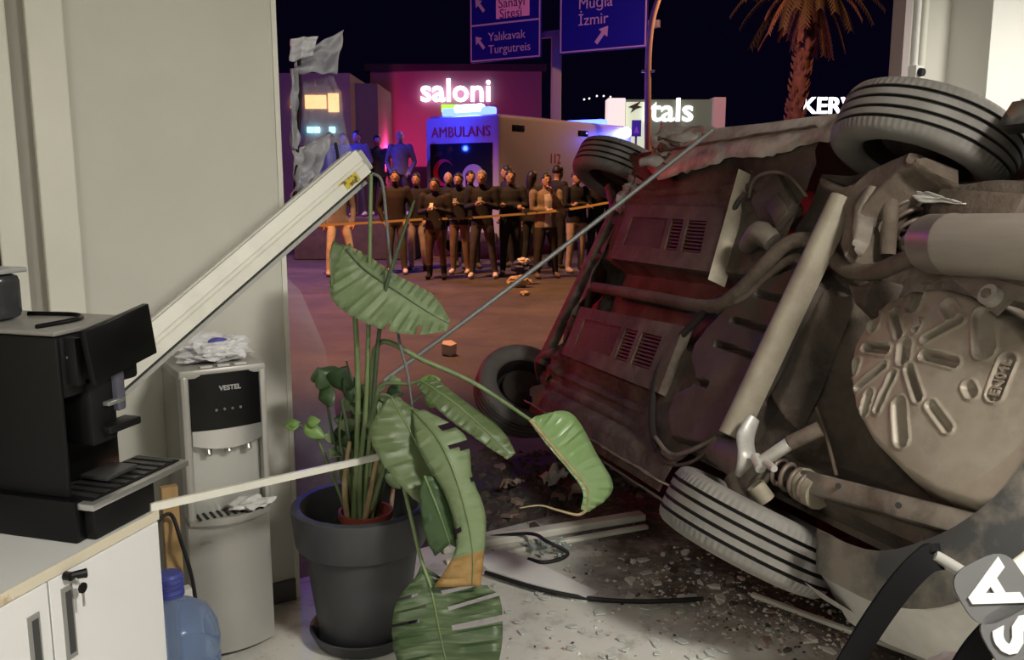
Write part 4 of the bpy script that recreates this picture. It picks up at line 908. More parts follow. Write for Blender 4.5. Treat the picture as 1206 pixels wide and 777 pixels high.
stem([(436, 560, D0), (438, 480, D0), (446, 404, D0), (500, 425, 2.94), (560, 452, 2.97), (624, 494, 3.0)], (0.011, 0.010, 0.009, 0.009, 0.008, 0.006), m_stem, pl)
stem([(440, 470, D0), (452, 452, 2.9), (480, 452, 2.88), (497, 448, 2.86)], (0.008, 0.007, 0.006, 0.005), m_stem, pl)
stem([(430, 600, D0), (434, 530, 2.9), (444, 470, 2.82), (462, 468, 2.76)], (0.009, 0.008, 0.007, 0.005), m_stem, pl)
stem([(438, 600, D0), (446, 530, 2.9), (462, 480, 2.82), (492, 484, 2.74)], (0.009, 0.008, 0.007, 0.005), m_stem, pl)
stem([(438, 600, D0), (455, 545, 2.85), (468, 548, 2.72), (483, 605, 2.66), (495, 655, 2.62), (508, 692, 2.58)], (0.009, 0.008, 0.007, 0.0065, 0.006, 0.006), m_stem, pl)
stem([(424, 620, D0), (418, 560, D0), (408, 500, D0), (402, 470, D0)], (0.010, 0.009, 0.007, 0.005), m_stemd, pl); stem([(428, 622, D0), (440, 560, 2.9), (446, 530, 2.9)], (0.012, 0.009, 0.007), m_straw, pl)
stem([(410, 620, 2.9), (406, 570, 2.9), (412, 520, 2.9)], (0.010, 0.010, 0.006), m_straw, pl)
# leaves
leaf('leaf', [(404, 290, 2.92), (430, 318, 2.90), (470, 345, 2.90), (505, 368, 2.91), (529, 381, 2.92)],
     [(404, 288, 2.93), (425, 296, 2.96), (470, 325, 2.97), (510, 347, 2.96), (531, 378, 2.93)],
     [(394, 296, 2.91), (391, 352, 2.83), (440, 384, 2.82), (488, 394, 2.84), (526, 390, 2.90)], m_leafl, pl, bow=0.03, rib=m_stemd, wav=0.010, tears=((1, 36, 0.45, 1), (1, 28, 0.25, 1)))
leaf('leaf', [(408, 290, 2.92), (402, 300, 2.90), (398, 330, 2.88), (402, 360, 2.88)], [(392, 284, 2.90), (388, 300, 2.86), (390, 330, 2.84), (396, 360, 2.86)], [(412, 286, 2.95), (424, 310, 2.93), (420, 345, 2.92), (410, 366, 2.90)], m_leaf, pl, n=14, bow=0.02)
leaf('leaf', [(462, 469, 2.76), (490, 520, 2.70), (515, 570, 2.68), (537, 622, 2.68)],
     [(458, 468, 2.75), (436, 512, 2.66), (470, 570, 2.62), (533, 624, 2.67)], [(468, 466, 2.77), (503, 500, 2.76), (532, 560, 2.74), (540, 618, 2.69)], m_leaf, pl, bow=0.035)
leaf('leaf', [(488, 484, 2.74), (518, 520, 2.62), (540, 570, 2.56), (556, 640, 2.54), (556, 690, 2.55)],
     [(486, 486, 2.74), (494, 530, 2.64), (526, 585, 2.58), (538, 640, 2.55), (512, 690, 2.56)], [(500, 482, 2.75), (547, 512, 2.66), (556, 560, 2.61), (572, 610, 2.58), (566, 690, 2.56)], m_leafl, pl, bow=0.035,
     tears=((1, 7, 0.6, 2), (1, 13, 0.8, 1), (1, 14, 0.4, 1), (1, 21, 0.3, 1), (-1, 30, 0.4, 1)), tipmat=m_brown, tipfrac=0.80)
leaf('leaf', [(497, 449, 2.86), (530, 470, 2.80), (565, 500, 2.76), (603, 537, 2.74)], [(492, 456, 2.84), (520, 486, 2.76), (560, 516, 2.73), (597, 541, 2.73)], [(512, 444, 2.88), (545, 470, 2.83), (590, 505, 2.79), (607, 533, 2.75)], m_leaf, pl, bow=0.03)
leaf('leaf', [(624, 494, 3.0), (648, 522, 3.0), (672, 550, 3.0), (692, 575, 3.0), (690, 602, 3.0)], [(623, 496, 3.0), (645, 525, 2.99), (669, 553, 2.99), (686, 578, 2.99), (684, 600, 2.99)],
     [(630, 490, 3.02), (672, 486, 3.06), (703, 535, 3.08), (722, 575, 3.06), (694, 603, 3.01)], mat('leaf_pale', (0.17, 0.28, 0.10), 0.32, col2=(0.24, 0.34, 0.17), scale=5, lo=0.4, hi=0.65), pl, bow=0.03, rib=m_straw, ribr=0.007)
stem([(691, 600, 3.0), (680, 606, 3.0), (655, 600, 2.98), (636, 595, 2.97), (612, 598, 2.96)], (0.007, 0.005, 0.004, 0.003, 0.002), m_straw, pl, 'dry_tail')
tq = [(1, i, 0.92, 1) for i in (3, 7, 11, 15)] + [(-1, 6, 0.6, 1), (-1, 12, 0.7, 1)]
leaf('leaf', [(497, 662, 2.62), (508, 695, 2.58), (516, 735, 2.55), (528, 790, 2.53)], [(492, 676, 2.60), (466, 712, 2.55), (463, 760, 2.53), (480, 800, 2.52)], [(515, 680, 2.61), (582, 694, 2.58), (592, 745, 2.54), (585, 790, 2.52)],
     mat('leaf_torn', (0.050, 0.082, 0.034), 0.45, col2=(0.12, 0.16, 0.085), scale=9, lo=0.45, hi=0.65, stretch=(0.6, 1, 10)), pl, n=26, bow=0.02, tears=tq, wav=0.012)
leaf('leaf', [(500, 560, 2.60), (516, 600, 2.58), (530, 640, 2.57)], [(494, 575, 2.59), (498, 620, 2.57), (512, 655, 2.57)], [(512, 560, 2.61), (530, 600, 2.6), (538, 645, 2.58)], m_leafd, pl, n=12, bow=0.015)
# a smaller bushy plant sharing the planter
zp = empty('leafy_houseplant', (0, 0, 0), label='smaller bushy plant with round glossy leaves beside the bird of paradise', cat='plant')
def small_leaf(px, py, Y, lx, ly, w, m, dy=0.0):
    a = P(px, py, Y); b = P(px + lx, py + ly, Y + dy); ax = (b - a); L = ax.length; side = ax.cross(Vector((0.1, -1, 0.5))).normalized(); up = side.cross(ax).normalized(); rows = []
    for i in range(9):
        t = i / 8; ww = w * math.sin(PI * (0.06 + 0.94 * t) ** 0.8) * 0.5; c = a + ax * t + up * (0.05 * L * math.sin(PI * t)); rows.append([c - side * ww + up * ww * 0.25, c, c + side * ww + up * ww * 0.25])
    o = MB().grid(rows).build('leaf', m, zp, smooth=60); s = o.modifiers.new('t', 'SOLIDIFY'); s.thickness = 0.001; return o
rz = random.Random(3)
for (x0, y0, pts, m_) in ((412, 615, [(392, 560), (372, 515), (352, 500)], m_stem), (418, 610, [(398, 540), (385, 470), (390, 440)], m_stemd), (436, 610, [(452, 540), (480, 480), (512, 455)], m_stem), (430, 612, [(425, 520), (415, 460), (408, 425)], m_stemd), (442, 610, [(455, 560), (462, 510), (470, 470)], m_stemd), (420, 612, [(410, 560), (400, 515), (404, 478)], m_stem)):
    p = [P(x0, y0, 2.97)] + [P(a, b, 2.98) for a, b in pts]; p = smooth_path(p, 6); MB().tube(p, lerp_list([0.007, 0.005, 0.003], len(p)), 7).build('stalk', m_, zp, smooth=60)
for a in ((352, 500, 2.95, -18, 2, 0.04, m_leafy), (362, 498, 2.95, 16, -3, 0.04, m_leafy), (358, 502, 2.95, 26, 14, 0.05, m_leafy), (340, 500, 2.95, 14, -3, 0.03, m_leafy),
          (392, 452, 2.98, -18, -18, 0.10, m_leafd), (398, 458, 2.98, 12, -28, 0.10, m_leafd), (395, 462, 2.97, -20, 8, 0.09, m_leafd), (404, 462, 2.97, 18, -8, 0.09, m_leafd), (380, 450, 2.98, -6, -18, 0.07, m_leafd),
          (406, 470, 2.96, 16, 12, 0.06, m_leaf), (404, 480, 2.96, 14, -8, 0.05, m_leafl), (408, 492, 2.95, 4, 18, 0.06, m_leafl), (410, 510, 2.95, 5, 20, 0.06, m_leafd),
          (512, 456, 2.95, -22, -6, 0.07, m_leafy), (508, 462, 2.95, 22, 6, 0.07, m_leafy), (500, 470, 2.94, 24, -2, 0.07, m_leafy), (505, 452, 2.95, 14, -6, 0.05, m_leafy),
          (452, 486, 2.95, 16, -10, 0.06, m_leafl), (460, 500, 2.94, 14, 12, 0.06, m_leaf), (445, 470, 2.96, -4, 26, 0.05, m_leafl), (446, 466, 2.96, 20, 8, 0.03, m_leafl), (416, 455, 2.98, 22, 10, 0.04, m_leafl), (430, 476, 2.97, 12, 14, 0.05, m_leafd), (425, 492, 2.97, -12, 8, 0.05, m_leafd), (432, 508, 2.97, 10, 16, 0.05, m_leafd)):
    small_leaf(*a)
for i in range(34):
    a = rz.uniform(396, 462); b = rz.uniform(448, 560); small_leaf(a, b, rz.uniform(2.94, 3.02), rz.uniform(-20, 20), rz.uniform(-16, 20), rz.uniform(0.03, 0.07), rz.choice([m_leafd, m_leafd, m_leaf, m_leafl]), rz.uniform(-0.05, 0.05))
for i in range(16):
    a = rz.uniform(404, 448); b = a + rz.uniform(-26, 26); c = rz.uniform(450, 520); p = smooth_path([P(424 + (a - 424) * 0.5, 622, rz.uniform(2.92, 2.99)), P(a, 560, 2.97), P(b, c, rz.uniform(2.94, 3.0))], 6); MB().tube(p, lerp_list([0.0075, 0.006, 0.003], len(p)), 7).build('stalk', rz.choice([m_stem, m_stemd, m_straw, m_stem]), zp, smooth=60)
tw = MB().tube([P(458, 622, 3.0), P(464, 565, 3.0)], 0.008, 8).build('dry_cane', mat('cane_red', (0.30, 0.16, 0.10), 0.6, col2=(0.5, 0.4, 0.3), scale=30), zp, smooth=60)

for e in (pl, zp):                       # the plants' origins sit at their roots
    v = Vector((-0.505, 2.93, 0.33)); e.location = v
    for c in e.children: c.matrix_parent_inverse = Matrix.Translation(-v)
# ------------------------------------------------------------------ bottom right: tall chair with strap arm and a letter sign
ch = empty('folding_chair', G(1165, 1120), label='tall metal-framed folding chair with black strap arms beside the car bumper', cat='chair')
CD = 1.45
def band(pts, w, th, name, m, nrm=(0.2, -0.9, 0.4)):
    p = smooth_path([P(*q) for q in pts], 6); rows = []; nrm = Vector(nrm).normalized()
    for i, q in enumerate(p):
        t = (p[min(i + 1, len(p) - 1)] - p[max(i - 1, 0)]).normalized(); sd = t.cross(nrm).normalized(); n2 = sd.cross(t)
        rows.append([q + sd * w / 2 + n2 * th / 2, q - sd * w / 2 + n2 * th / 2, q - sd * w / 2 - n2 * th / 2, q + sd * w / 2 - n2 * th / 2])
    mb = MB(); mb.grid(rows, loop=True); mb.add(rows[0], [(0, 1, 2, 3)]); mb.add(rows[-1], [(0, 1, 2, 3)]); return into(ch, mb.build(name, m, smooth=40))
m_strap = mat('black_webbing', (0.006, 0.006, 0.0065), 0.8, spec=0.15)
band([(985, 815, CD - 0.02), (1000, 782, CD), (1028, 735, CD), (1062, 688, CD), (1090, 660, CD + 0.01), (1108, 655, CD + 0.03)], 0.046, 0.006, 'arm_strap', m_strap)
band([(1128, 800, CD - 0.1), (1150, 768, CD - 0.1), (1178, 738, CD - 0.08), (1206, 716, CD - 0.06)], 0.05, 0.006, 'arm_strap', m_strap)
tb = lambda pts, r, nm, m: into(ch, MB().tube(smooth_path([P(*q) for q in pts], 5), r, 12).build(nm, m, smooth=60))
tb([(1099, 653, CD + 0.02), (1125, 668, CD + 0.02), (1175, 700, CD + 0.02), (1225, 735, CD + 0.02)], 0.0105, 'arm_tube', mat('tube_alu', (0.50, 0.49, 0.46), 0.35, 0.5))
tb([(1099, 653, CD + 0.02), (1094, 647, CD + 0.03), (1086, 652, CD + 0.04)], 0.012, 'tube_end', m_strap)
tb([(1172, 690, CD + 0.10), (1200, 668, CD + 0.12), (1250, 630, CD + 0.14)], 0.017, 'back_rail', m_trim)
for (x, y, d) in ((985, 815, CD - 0.02), (1128, 800, CD - 0.1), (1225, 735, CD + 0.02)):
    q = P(x, y, d); into(ch, MB().tube([q, Vector((q.x, q.y, 0.0))], 0.012, 10).build('leg', mat('tube_alu', (0.5, 0.49, 0.46), 0.35, 0.5), smooth=60))
q = P(1215, 850, CD - 0.02); into(ch, MB().cbox((q.x - 0.05, q.y, 0.58), (0.46, 0.40, 0.03), 0.01, rz=0.2).build('seat', m_strap))
# letters: grey contour plate with white letters
sx = Vector((-0.43, 0, 0.90)); sn_ = Vector((-0.10, -0.90, 0.42)).normalized()
rx = (Vector((1, 0, 0)) * -0.43 + UPV * 0.90).normalized(); sg = empty('letter_sign', P(1180, 735, CD - 0.13), label='grey contour-cut sign with white letters hanging on the chair arm', cat='sign')
mt = frame(P(1183, 719, CD - 0.13), rx, sn_)
def into_w(e, o): o.parent = e; o.matrix_parent_inverse = Matrix.Translation(-e.location); return o
SG = mat('sign_grey', (0.105, 0.105, 0.108), 0.5)
for body, off in (('S', -0.037), ('A', 0.037)):
    into_w(sg, text('letter', body, 0.100, mt @ Matrix.Translation((off, 0, 0.0085)), mat('letter_white', (0.62, 0.62, 0.61), 0.5), None, 0.0015, bold=0.0035))
for c, (w, h) in ((-0.037, (0.090, 0.108)), (0.037, (0.094, 0.108))):
    mb = MB(); pts = []
    for k in range(28):
        a = 2 * PI * k / 28; x = math.copysign(abs(math.cos(a)) ** 0.6, math.cos(a)) * w / 2; y = math.copysign(abs(math.sin(a)) ** 0.6, math.sin(a)) * h / 2; pts.append((x + c, y))
    mb.prism(pts, 0.006, mt); into_w(sg, mb.build('backing', SG))
o = crumple(P(1130, 786, CD - 0.08), (0.045, 0.035, 0.02), 1.3, mat('pink_white_cloth', (0.62, 0.50, 0.49), 0.8), 'cloth_bundle', 0.25, 3); tag(o, 'pinkish white cloth bundle on the tall chair seat', 'cloth')
o.location.z -= 0.0

# ------------------------------------------------------------------ torn panel and broken glass at the pier
m_tornp = mat('torn_cladding', (0.42, 0.42, 0.46), 0.4, 0.1, col2=(0.26, 0.26, 0.31), scale=6, lo=0.4, hi=0.65)
tp = empty('torn_cladding', P(350, 230, 3.45), label='crumpled grey cladding torn loose and hanging at the pier edge', cat='panel')
def tsheet(c4, *a, **k): return into(tp, sheet([P(*c) for c in c4], *a, parent=None, **k))
tsheet([(344, 85, 3.42), (352, 62, 3.46), (404, 36, 3.56), (396, 85, 3.5)], 24, 28, 0.022, 2.6, 'upper_sheet', m_tornp, 2)
tsheet([(341, 72, 3.40), (343, 46, 3.42), (374, 42, 3.46), (368, 66, 3.43)], 20, 24, 0.014, 2.6, 'folded_edge', mat('torn_lining', (0.62, 0.62, 0.66), 0.35), 6)
tsheet([(346, 236, 3.42), (346, 176, 3.42), (388, 158, 3.5), (372, 228, 3.5)], 28, 24, 0.03, 3.6, 'lower_sheet', m_tornp, 12)
tsheet([(344, 175, 3.4), (344, 80, 3.4), (351, 80, 3.43), (350, 175, 3.43)], 28, 6, 0.018, 3, 'hanging_strip', m_tornp, 18)
o = into(tp, MB().tube(smooth_path([P(352, 62, 3.44), P(353, 120, 3.45), P(350, 180, 3.44), P(347, 240, 3.42)], 6), 0.008, 8).build('bent_rod', m_blk2, smooth=60))
o = into(tp, MB().tube(smooth_path([P(395, 168, 3.5), P(398, 190, 3.5), P(392, 215, 3.5), P(380, 235, 3.48)], 6), 0.006, 8).build('loose_cable', m_blk2, smooth=60))
m_lam = mat('cracked_glass', (0.55, 0.55, 0.60), 0.25, alpha=0.22, col2=(0.8, 0.8, 0.85), scale=14, lo=0.5, hi=0.7)
o = sheet([P(*c) for c in ((352, 225, 3.55), (360, 95, 3.55), (396, 88, 3.62), (418, 225, 3.66))], 12, 12, 0.03, 5, 'glass_sheet', m_lam, 22, 0.004, parent=None); tag(o, 'cracked translucent glass sheet hanging beside the pier', 'glass')
gl = mat('clear_glass', (0.75, 0.80, 0.85), 0.05, alpha=0.10)
gp = MB(); pg = [F(0.02, -0.12, 0.0), F(0.27, -0.12, 0.0), F(0.25, -0.12, 0.55), F(0.20, -0.12, 0.95), F(0.11, -0.12, 1.18), F(0.02, -0.12, 1.28)]
gp.add(pg + [p + FN * 0.008 for p in pg], [tuple(range(6)), tuple(range(6, 12))[::-1]] + [(i, (i + 1) % 6, 6 + (i + 1) % 6, 6 + i) for i in range(6)]); o = gp.build('glass_remnant', gl); base_origin(o); tag(o, 'jagged remnant of the shop window still standing behind the planter', 'glass')

# ------------------------------------------------------------------ wreckage on the floor
m_shard = mat('glass_shard', (0.50, 0.52, 0.49), 0.25, col2=(0.62, 0.64, 0.60), scale=20); m_chip = mat('plaster_chip', (0.58, 0.56, 0.51), 0.8); m_chipd = mat('dark_chip', (0.06, 0.052, 0.045), 0.8); m_clay = mat('clay_chip', (0.30, 0.22, 0.17), 0.85, col2=(0.22, 0.16, 0.12), scale=20)
wf = empty('fallen_window_frame', G(640, 660), label='white window frame lying broken on the threshold', cat='window frame')
def flat_bar(a, b, w, h, z=0.0, name='frame_bar', m=m_alu, e=wf):
    a = G(*a); b = G(*b); d = b - a; o = MB().cbox((a + b) / 2 + Vector((0, 0, z + h / 2)), (d.length, w, h), min(w, h) * 0.2, rz=math.atan2(d.y, d.x)).build(name, m)
    return into(e, o) if e else o
flat_bar((520, 650), (757, 611), 0.065, 0.035); flat_bar((525, 664), (762, 622), 0.03, 0.018)
pp = [G(*p, 0.012) for p in ((560, 660), (590, 650), (645, 672), (703, 700), (690, 706), (622, 690), (574, 674))]; n = len(pp)
mb = MB(); mb.add([p + Vector((0, 0, 0.014)) for p in pp] + [p - Vector((0, 0, 0.011)) for p in pp], [tuple(range(n)), tuple(range(n, 2 * n))[::-1]] + [(i, (i + 1) % n, n + (i + 1) % n, n + i) for i in range(n)]); into(wf, mb.build('sill_panel', m_white))
mb = MB(); mb.tube(smooth_path([G(572, 674, 0.02), G(630, 692, 0.02), G(690, 704, 0.015), G(755, 708, 0.012), G(828, 705, 0.012)], 6), [0.010] * 25, 6); into(wf, mb.build('rubber_gasket', m_dark, smooth=60))
o = MB().tube(smooth_path([G(545, 636, 0.012), G(620, 628, 0.05), G(645, 638, 0.07), G(668, 650, 0.03), G(660, 658, 0.012), G(640, 662, 0.010), G(622, 658, 0.010)], 6), 0.008, 8).build('rubber_cord', m_dark, smooth=60); tag(o, 'black rubber cord curled around a heap of broken glass', 'cord')
o = MB(); a, b = G(885, 702), G(1100, 782); d = b - a
o = MB().cbox((a + b) / 2 + Vector((0, 0, 0.008)), (d.length, 0.022, 0.016), 0.003, rz=math.atan2(d.y, d.x)).build('floor_strip', m_trim); base_origin(o); tag(o, 'thin pale strip on the floor under the rear bumper', 'strip')
rs = random.Random(11)
def shard(c, r, th, m, name, label, cat, group, tilt=0.12, k=5):
    pts = []
    for i in range(k):
        a = 2 * PI * (i + rs.uniform(-0.3, 0.3)) / k; q = r * rs.uniform(0.55, 1.1); pts.append((q * math.cos(a), q * math.sin(a) * rs.uniform(0.5, 1)))
    o = MB().prism(pts, th).build(name, m); o.location = c; o.rotation_euler = (rs.uniform(-tilt, tilt), rs.uniform(-tilt, tilt), rs.uniform(0, 6.3)); return tag(o, label, cat, group)
for i in range(70):                      # slivers of the shop window on the pale tiles
    x, y = rs.uniform(575, 860), rs.uniform(648, 777); p = G(x, y, 0.004)
    shard(p, rs.uniform(0.010, 0.035), 0.005, m_shard, 'glass_shard', 'small shard of broken window glass on the pale floor', 'glass shard', 'glass shards on the floor', 0.08)
for i in range(16):
    x, y = rs.gauss(652, 14), rs.gauss(645, 6); p = G(x, y, 0.018 + rs.uniform(0, 0.02)); shard(p, rs.uniform(0.015, 0.04), 0.006, mat('green_glass', (0.50, 0.60, 0.56), 0.08, trans=0.4), 'glass_shard', 'greenish chunk in the heap of broken glass by the cord', 'glass shard', 'heap of greenish glass', 0.5)
for i in range(46):
    x = rs.uniform(735, 1000); y = rs.uniform(640, 720) if x < 900 else rs.uniform(715, 770); p = G(x, y, 0.003)
    shard(p, rs.uniform(0.010, 0.032), rs.uniform(0.006, 0.016), rs.choice([m_chip, m_chip, m_clay, m_chipd]), 'rubble_chip', 'small chip of rubble in the soil by the lower rear wheel', 'rubble', 'rubble chips by the wheel', 0.25)
for i in range(34):
    x = rs.uniform(545, 790); y = rs.uniform(545, 625); p = G(x, y, -0.016)
    shard(p, rs.uniform(0.02, 0.075), rs.uniform(0.01, 0.035), rs.choice([m_clay, m_chipd, m_chipd, m_chipd, mat('soil_lump', (0.14, 0.10, 0.08), 0.9)]), 'pavement_rubble', 'broken piece of pavement rubble outside the threshold', 'rubble', 'rubble outside the threshold', 0.3)
for (x, y, r, l) in ((652, 566, 0.085, 'pale torn packaging piece among the rubble outside'), (600, 574, 0.08, 'tan torn cardboard piece among the rubble outside'), (690, 580, 0.075, 'brown cardboard flap among the rubble beside the car')):
    k = sheet([(-r, -r * 0.5, 0.0), (r, -r * 0.3, 0.02), (r * 0.9, r * 0.5, 0.06), (-r * 0.8, r * 0.6, 0.03)], 8, 6, 0.03, 4, 'torn_packaging', m_chip if 'pale' in l else m_clay, x * 0.1, 0.005, parent=None); k.location = G(x, y, 0.02); k.rotation_euler = (0, 0, x * 0.3); tag(k, l, 'packaging')
k = shard(G(530, 416, -0.01), 0.11, 0.10, mat('orange_paper', (0.68, 0.50, 0.40), 0.7), 'paper_box', 'small orange paper box lying on the street', 'box', None, 0.15); 
# scattered grit as one heap
mb = MB(); rg = random.Random(5)
for i in range(1100):
    if rg.random() < 0.9: x = rg.gauss(880, 90); y = rg.gauss(715, 22) + (x - 880) * 0.25
    else: x = rg.uniform(560, 880); y = rg.uniform(600, 777)
    if y > 790 or y < 560: continue
    p = G(x, y); r = rg.uniform(0.002, 0.009); a = rg.uniform(0, 6)
    if (p - FA).dot(FN) < -0.1: p.z = -0.02
    e1 = Vector((math.cos(a), math.sin(a), 0)) * r; e2 = Vector((-math.sin(a), math.cos(a), 0)) * r * rg.uniform(0.5, 1); h = Vector((0, 0, r * rg.uniform(0.5, 1.2)))
    mb.add([p - e1 - e2, p + e1 - e2, p + e1 + e2, p - e1 + e2, p + h], [(0, 1, 4), (1, 2, 4), (2, 3, 4), (3, 0, 4)], rg.choice([0, 1, 1, 2, 2]))
o = mb.build('floor_grit', [m_chipd, m_clay, m_chip], fix=False); tag(o, 'grit and crumbs of soil scattered over the floor', 'grit', kind='stuff')
mb = MB()
for i in range(1000):
    x = rg.uniform(540, 800); y = rg.uniform(530, 640); p = G(x, y, -0.02)
    if (p - FA).dot(FN) > -0.14: continue
    r = rg.uniform(0.006, 0.03); a = rg.uniform(0, 6); e1 = Vector((math.cos(a), math.sin(a), 0)) * r; e2 = Vector((-math.sin(a), math.cos(a), 0)) * r * rg.uniform(0.4, 1); h = Vector((0, 0, r * rg.uniform(0.4, 1.0)))
    mb.add([p - e1 - e2, p + e1 - e2, p + e1 + e2, p - e1 + e2, p + h], [(0, 1, 4), (1, 2, 4), (2, 3, 4), (3, 0, 4)], rg.choice([0, 0, 0, 1]))
o = mb.build('street_grit', [m_chipd, mat('soil_crumb', (0.12, 0.085, 0.065), 0.9), m_chip], fix=False); tag(o, 'loose soil and crumbled pavement outside the threshold', 'grit', kind='stuff')

# ------------------------------------------------------------------ people
m_skin = mat('skin', (0.42, 0.25, 0.18), 0.55); m_eye = mat('eye_dark', (0.02, 0.015, 0.015), 0.3); m_lip = mat('lip', (0.28, 0.11, 0.09), 0.5)
m_hairb = mat('hair_black', (0.014, 0.011, 0.010), 0.5); m_hairg = mat('hair_grey', (0.20, 0.18, 0.17), 0.6); m_hairn = mat('hair_brown', (0.05, 0.030, 0.020), 0.5)
def cloth(c, n=None): return mat('cloth_%.3f_%.3f_%.3f' % c, c, 0.85, col2=tuple(k * 0.75 for k in c), scale=9)
def mesh_from(mb, voxel):
    me = bpy.data.meshes.new('tmp'); me.from_pydata(mb.v, [], mb.f); o = bpy.data.objects.new('tmp', me); COL.objects.link(o)
    r = o.modifiers.new('r', 'REMESH'); r.mode = 'VOXEL'; r.voxel_size = voxel
    s = o.modifiers.new('s', 'SMOOTH'); s.iterations = 3; s.factor = 0.5
    dg = bpy.context.evaluated_depsgraph_get(); out = bpy.data.meshes.new_from_object(o.evaluated_get(dg)); bpy.data.objects.remove(o); bpy.data.meshes.remove(me); return out
def person(px, Y, label, h=1.74, face=0.0, top=(0.02, 0.02, 0.025), pants=(0.03, 0.03, 0.035), shoes=(0.5, 0.48, 0.45), hair='short', hairm=None, arms='phone', base=None, vox=0.018, bulk=1.0, nod=0.0, step=0.0, shirt=None, boots=False, group='onlookers behind the barrier tape', beard=False):
    """one continuous figure; local -y is the way it faces"""
    k = h / 1.75; hairm = hairm or m_hairb
    loc = P(px, 250, Y); z0 = base if base is not None else -0.02
    e = empty('person', (loc.x, loc.y, z0), (0, 0, face), label, 'person', group)
    V = lambda x, y, z: Vector((x, y, z)) * k
    sp = 0.02 + step
    hipL, hipR = V(0.085, 0, 0.90), V(-0.085, 0, 0.90); kL, kR = V(0.10 + sp * 0.6, -0.02, 0.50), V(-0.10 - sp * 0.4, -0.02 - step * 0.6, 0.50); aL, aR = V(0.11 + sp, 0.03, 0.09), V(-0.11 - sp * 0.6, 0.03 - step, 0.09)
    fL, fR = aL + V(0.03, -0.15, -0.055), aR + V(-0.03, -0.15, -0.055)
    shL, shR = V(0.19 * bulk, 0.0, 1.42), V(-0.19 * bulk, 0.0, 1.42)
    if arms == 'phone': eL, eR, wL, wR = V(0.24 * bulk, -0.03, 1.13), V(-0.24 * bulk, -0.03, 1.13), V(0.06, -0.25, 1.21), V(-0.07, -0.25, 1.19)
    elif arms == 'crossed': eL, eR, wL, wR = V(0.25 * bulk, -0.06, 1.15), V(-0.25 * bulk, -0.06, 1.15), V(-0.09, -0.20, 1.17), V(0.09, -0.17, 1.13)
    elif arms == 'face': eL, eR, wL, wR = V(0.24, -0.10, 1.17), V(-0.25, -0.06, 1.14), V(0.05, -0.16, 1.44), V(-0.02, -0.21, 1.14)
    elif arms == 'pocket': eL, eR, wL, wR = V(0.29 * bulk, 0.05, 1.12), V(-0.29 * bulk, 0.05, 1.12), V(0.20 * bulk, -0.07, 0.90), V(-0.20 * bulk, -0.07, 0.90)
    else: eL, eR, wL, wR = V(0.25 * bulk, 0.03, 1.12), V(-0.25 * bulk, 0.03, 1.12), V(0.24 * bulk, -0.05, 0.87), V(-0.24 * bulk, -0.05, 0.87)
    nk = V(0, 0.01, 1.46); hd = V(0, -0.02 - nod * 0.05, 1.625 - nod * 0.015)
    b = MB()
    # trunk: elliptical sections
    rows = []
    for z, rx, ry, cy in ((0.84, 0.170 * bulk, 0.125 * bulk, 0.005), (0.90, 0.168 * bulk, 0.125 * bulk, 0.005), (1.02, 0.155 * bulk, 0.115 * bulk, 0.0), (1.15, 0.165 * bulk, 0.118 * bulk, 0.0), (1.30, 0.182 * bulk, 0.122 * bulk, 0.0), (1.40, 0.175 * bulk, 0.105 * bulk, 0.01), (1.455, 0.11, 0.075, 0.015), (1.48, 0.06, 0.06, 0.015)):
        rows.append([V(rx * math.cos(2 * PI * j / 16), cy + ry * math.sin(2 * PI * j / 16), z) for j in range(16)])
    b.grid(rows, loop=True); b.add(rows[0], [tuple(range(16))]); b.add(rows[-1], [tuple(range(16))])
    T = lambda pts, r: b.tube(pts, [q * k for q in r], 10)
    for hp, kn, an, ft in ((hipL, kL, aL, fL), (hipR, kR, aR, fR)):
        T([hp + V(0, 0, 0.04), hp.lerp(kn, 0.5), kn, kn.lerp(an, 0.35), an + V(0, 0, 0.01)], (0.092 * bulk, 0.083 * bulk, 0.064, 0.062, 0.052))
        T([an + V(0, 0, 0.02), an + V(0, 0.035, -0.05)], (0.045, 0.04)); b.ball(an.lerp(ft, 0.5) + V(0, 0.0, -0.018), V(0.047, 0.125, 0.045), 12, 8)
    for sh, el, wr in ((shL, eL, wL), (shR, eR, wR)):
        T([sh + V(0, 0.0, 0.0) * 1, sh.lerp(el, 0.5), el, el.lerp(wr, 0.4), wr], (0.068 * bulk, 0.060 * bulk, 0.052, 0.050, 0.036)); b.ball(sh, V(0.07, 0.065, 0.065), 10, 8)
        d = (wr - el).normalized(); b.ball(wr + d * 0.055 * k, V(0.040, 0.040, 0.045), 10, 8)
    T([nk - V(0, 0, 0.02), nk + V(0, -0.01, 0.08)], (0.060, 0.054))
    b.ball(hd, V(0.082, 0.098, 0.114), 14, 10); b.ball(hd + V(0, -0.035, -0.065), V(0.062, 0.058, 0.054), 12, 8)
    b.ball(hd + V(0, -0.098, -0.018), V(0.014, 0.022, 0.022), 8, 6)
    for s in (-1, 1): b.ball(hd + V(0.076 * s, 0.01, -0.01), V(0.012, 0.022, 0.032), 8, 6)
    me = mesh_from(b, vox * k)
    segs = []
    for hp, kn, an, ft in ((hipL, kL, aL, fL), (hipR, kR, aR, fR)): segs += [(hp, kn, 1, 0.08), (kn, an + V(0, 0, 0.03 + (0.12 if boots else 0)), 1, 0.055), (an - V(0, 0, 0.05), ft, 2, 0.06)]
    if boots: segs += [(aL + V(0, 0, 0.12), aL, 2, 0.06), (aR + V(0, 0, 0.12), aR, 2, 0.06)]
    for sh, el, wr in ((shL, eL, wL), (shR, eR, wR)):
        d = (wr - el).normalized(); segs += [(sh, el, 0, 0.06), (el, wr - d * 0.02 * k, 0, 0.045), (wr + d * 0.06 * k, wr + d * 0.075 * k, 3, 0.055)]
